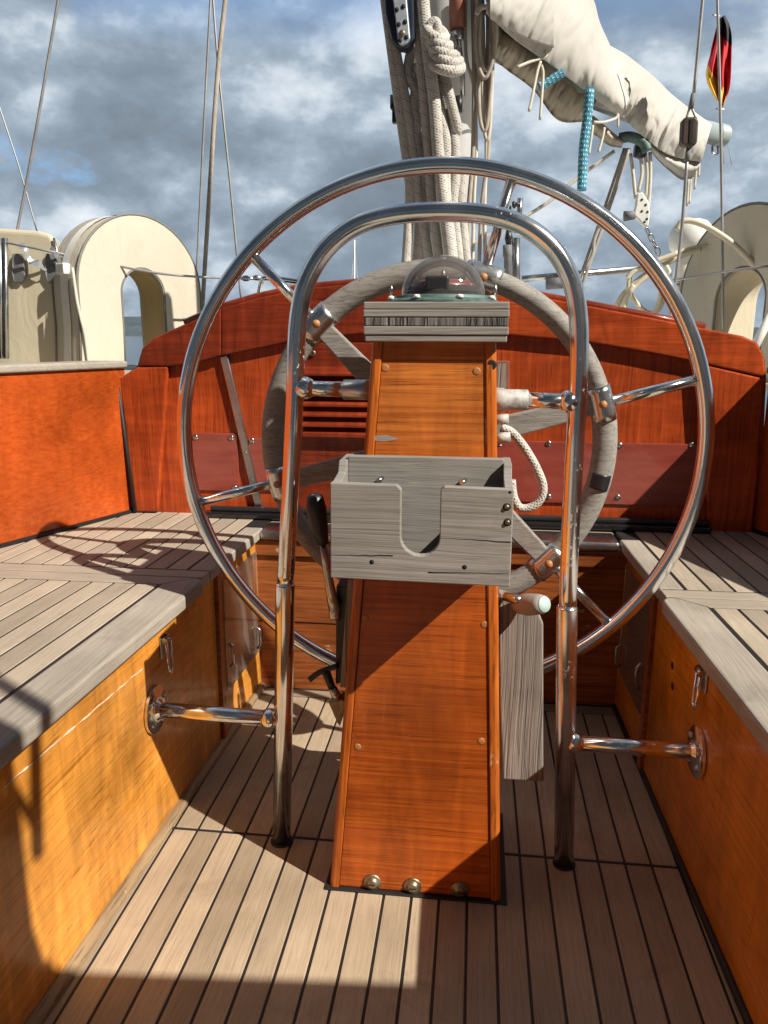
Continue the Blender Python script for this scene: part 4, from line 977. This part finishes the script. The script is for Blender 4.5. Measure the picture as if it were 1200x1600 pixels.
# winch stand right of the compass
t = thing('rigging_screw', 'dark rigging screw on a steel post beside the wheel', 'fitting', tuple(W(795, 460, 2.5)))
B().tube([W(797, 318, 2.5), W(796, 470, 2.5)], .004, 8).build('shroud', M['wire'], t)
B().tube([W(806, 372, 2.5), W(806, 470, 2.5)], .013, 12).build('post', M['steel'], t)
B().tube([W(793, 383, 2.48), W(793, 400, 2.48), W(793, 402, 2.48), W(793, 440, 2.48)], [.014, .014, .011, .011], 12).build('body', M['greyclip'], t)
B().tube([W(794, 358, 2.48), W(795, 372, 2.48), W(794, 384, 2.48)], [.006, .013, .006], 10).build('toggle', M['black'], t)
for py in (320, 346):
    B().tube([W(800, py, 2.49), W(814, py-1, 2.49)], .006, 8).build('wing', M['black'], t); B().lathe([(.009, -.004), (.011, 0), (.009, .004)], W(803, py, 2.485), (1, 0, .2), 10).build('knob', M['black'], t)
B().tube([W(813, 310, 2.5), W(810, 345, 2.5)], .009, 10).build('bracket', M['steel'], t)
# hose coil and dome antenna on the right
t = thing('hose_coil', 'untidy coil of cream hose hung on the rail above the bulkhead', 'hose', tuple(W(1015, 440, 2.9)))
for k, pts in enumerate(([(955, 500), (970, 465), (1000, 435), (1050, 400), (1100, 385), (1150, 388)], [(962, 505), (980, 462), (1010, 432), (1060, 402), (1095, 390)],
    [(984, 430), (983, 455), (1000, 480), (1020, 490), (1035, 470), (1030, 440)], [(980, 435), (990, 425), (1020, 410), (1060, 395)],
    [(1020, 495), (1035, 470), (1045, 430), (1040, 415)], [(1012, 500), (1028, 478), (1035, 445)], [(975, 500), (977, 470), (990, 445)])):
    B().tube(pxp([(a[0], a[1], 2.9-.01*k) for a in pts], 2.9, 8), .0088, 10).build('turn', M['hose'], t)
t = thing('antenna_dome', 'white mushroom antenna dome on a post beside the shaded lifebuoy', 'antenna', tuple(W(1072, 460, 3.5)))
c = W(1080, 372, 3.5)
B().lathe([(.0001, -.055), (.07, -.055), (.088, -.03), (.09, .0), (.085, .03), (.065, .058), (.035, .072), (.0001, .076)], c, (-.15, 0, 1), 32, False).build('radome', M['white'], t)
B().tube([c+V((0, 0, -.05)), W(1068, 400, 3.5), W(1062, 440, 3.5)], [.03, .032, .03], 16).build('post', M['white'], t)
B().tube([W(1062, 440, 3.5), W(1060, 452, 3.5)], .022, 12).build('clamp', M['steel'], t)
B().tube(pxp([(1058, 360), (1068, 345), (1100, 352), (1150, 385), (1200, 440)], 2.72, 6), .0095, 10).build('cable_loop', M['hose'], t)
t = thing('rail_tube', 'pale tube slanting up at the lower right behind the lifebuoy', 'rail', tuple(W(1190, 530, 2.6)))
B().tube([W(1178, 545, 2.5), W(1215, 470, 2.6)], .013, 12).build('tube', M['white'], t)
# far mast of another boat
t = thing('distant_mast', 'tiny white mast of a far boat above the bulkhead', 'mast', tuple(W(553, 500, 60)))
B().tube([W(554, 375, 60), W(553, 560, 60)], [.05, .09], 8).build('pole', M['white'], t)
for q in (540, 568): B().tube([W(554, 378, 60), W(q, 560, 60)], .018, 5).build('stay', M['wire'], t)
# added unseen shadow caster, its outline shaped to shade the near floor and bench
t = thing('shadow_screen', 'added shadow casting screen standing aft across the starboard bench, outside the picture', 'screen', (1.0, .16, .46))
scr = [(.45, .47), (1.262, .47), (1.262, .88), (1.66, .88), (1.66, 1.52), (.96, 1.43), (.865, 1.40), (.80, 1.47), (.775, 1.62), (.80, 1.75), (.80, 2.0), (.45, 2.0)]
B().pxz(scr, .15, .166).build('cloth', M['canvas_dk'], t)
B().tube([(.895, .16, 1.60), (.958, .16, 1.9), (1.06, .16, 2.4)], .013, 10).build('shadow_rod', M['steel'], t)  # added rod, placed to cast the narrow shadow on the left bench
B().tube([(.775, .16, 1.66), (.90, .16, 1.645)], .009, 10).build('shadow_rod_bracket', M['steel'], t)
for i_ in (3, 6, 10): B().tube([(scr[i_][0]-.012,   .174, .90 if i_ == 3 else .46), (scr[i_][0]-.012, .174, scr[i_][1]-.02 if i_ != 3 else 1.5)], .012, 10).build('pole', M['steel'], t)

# ------------------------------------------------------------------ light, sky
LD = V((-1, .52, -.98)).normalized()
sd = bpy.data.lights.new('sun', 'SUN'); sd.energy = 5.0; sd.angle = math.radians(.5); sd.color = (1, .94, .84)
so = bpy.data.objects.new('sun', sd); COL.objects.link(so); so.rotation_euler = LD.to_track_quat('-Z', 'Y').to_euler()
w = bpy.data.worlds.new('World'); S.world = w; w.use_nodes = True
nt = w.node_tree
class WG(G):
    def __init__(s): s.t = nt
g = WG()
sky = g.n('ShaderNodeTexSky', sky_type='NISHITA'); sky.sun_disc = False
sky.sun_elevation = math.asin(-LD.z); sky.sun_rotation = math.atan2(-LD.x, -LD.y)
tc = g.n('ShaderNodeTexCoord').outputs['Generated']
sep = g.n('ShaderNodeSeparateXYZ', {0: tc})
pv = g.n('ShaderNodeVectorMath', {0: tc, 1: (1., 1., 1.7)}, operation='MULTIPLY').outputs[0]
def cl(sc, det, rough, off, dist=0., dv=(0, 0, 0)):
    v = g.n('ShaderNodeMapping', {'Vector': pv, 'Location': tuple(a+b2 for a, b2 in zip(off, dv))}).outputs[0]
    return g.noise(v, sc, det, rough, dist)
SUNV = (-LD.x*.035, -LD.y*.035, .075)
big = cl(2.1, 4, .5, (2.3, 5.1, .4), .2)
puf = cl(5.0, 11, .57, (7.3, 1.1, .2), 0.); puf2 = cl(5.0, 11, .57, (7.3, 1.1, .2), 0., SUNV)
relief = g.math('MULTIPLY', g.math('SUBTRACT', puf, puf2), .5)          # lit edges of the heaps towards the sun
k = g.math('ADD', g.math('ADD', g.math('MULTIPLY', big, .66), g.math('MULTIPLY', puf, .34)), relief)
k = g.math('ADD', k, g.ramp(sep.outputs[2], [(0., .05), (.14, .06), (.24, .01), (.32, 0.)]))
cc = g.ramp(k, [(.38, (1.3, 1.6, 1.95)), (.50, (1.75, 2.2, 2.7)), (.575, (2.5, 3.05, 3.65)), (.63, (3.9, 4.45, 5.0)), (.76, (6.4, 6.7, 6.9))])
dp = ray(8, 222).normalized()
dd_ = g.n('ShaderNodeVectorMath', {0: tc, 1: tuple(dp)}, operation='DISTANCE').outputs['Value']
hole = g.math('ADD', g.math('MULTIPLY', g.math('SUBTRACT', puf, .5), .35), dd_)
n3 = cl(1.6, 6, .5, (1.7, 3.9, 3), .2)
cover_ = g.math('MULTIPLY', g.math('MAXIMUM', g.ramp(n3, [(.36, 0.), (.42, 1.)]), g.ramp(sep.outputs[2], [(.02, 1.), (.30, 1.), (.42, 0.)])), g.ramp(hole, [(.0, 0.), (.04, 1.)]))
skyb = g.mix(1., sky.outputs[0], (.75, 1., 1.25), 'MULTIPLY')
colr = g.mix(cover_, skyb, cc)
# added dimming of the unseen sky aft and overhead, to cut ambient light
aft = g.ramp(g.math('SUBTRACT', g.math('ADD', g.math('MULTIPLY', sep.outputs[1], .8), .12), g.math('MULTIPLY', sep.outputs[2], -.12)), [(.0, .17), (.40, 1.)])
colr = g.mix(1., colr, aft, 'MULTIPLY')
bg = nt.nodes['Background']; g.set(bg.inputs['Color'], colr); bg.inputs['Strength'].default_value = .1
vs = S.view_settings; vs.view_transform = 'Standard'; vs.look = 'None'; vs.exposure = .62; vs.gamma = 1
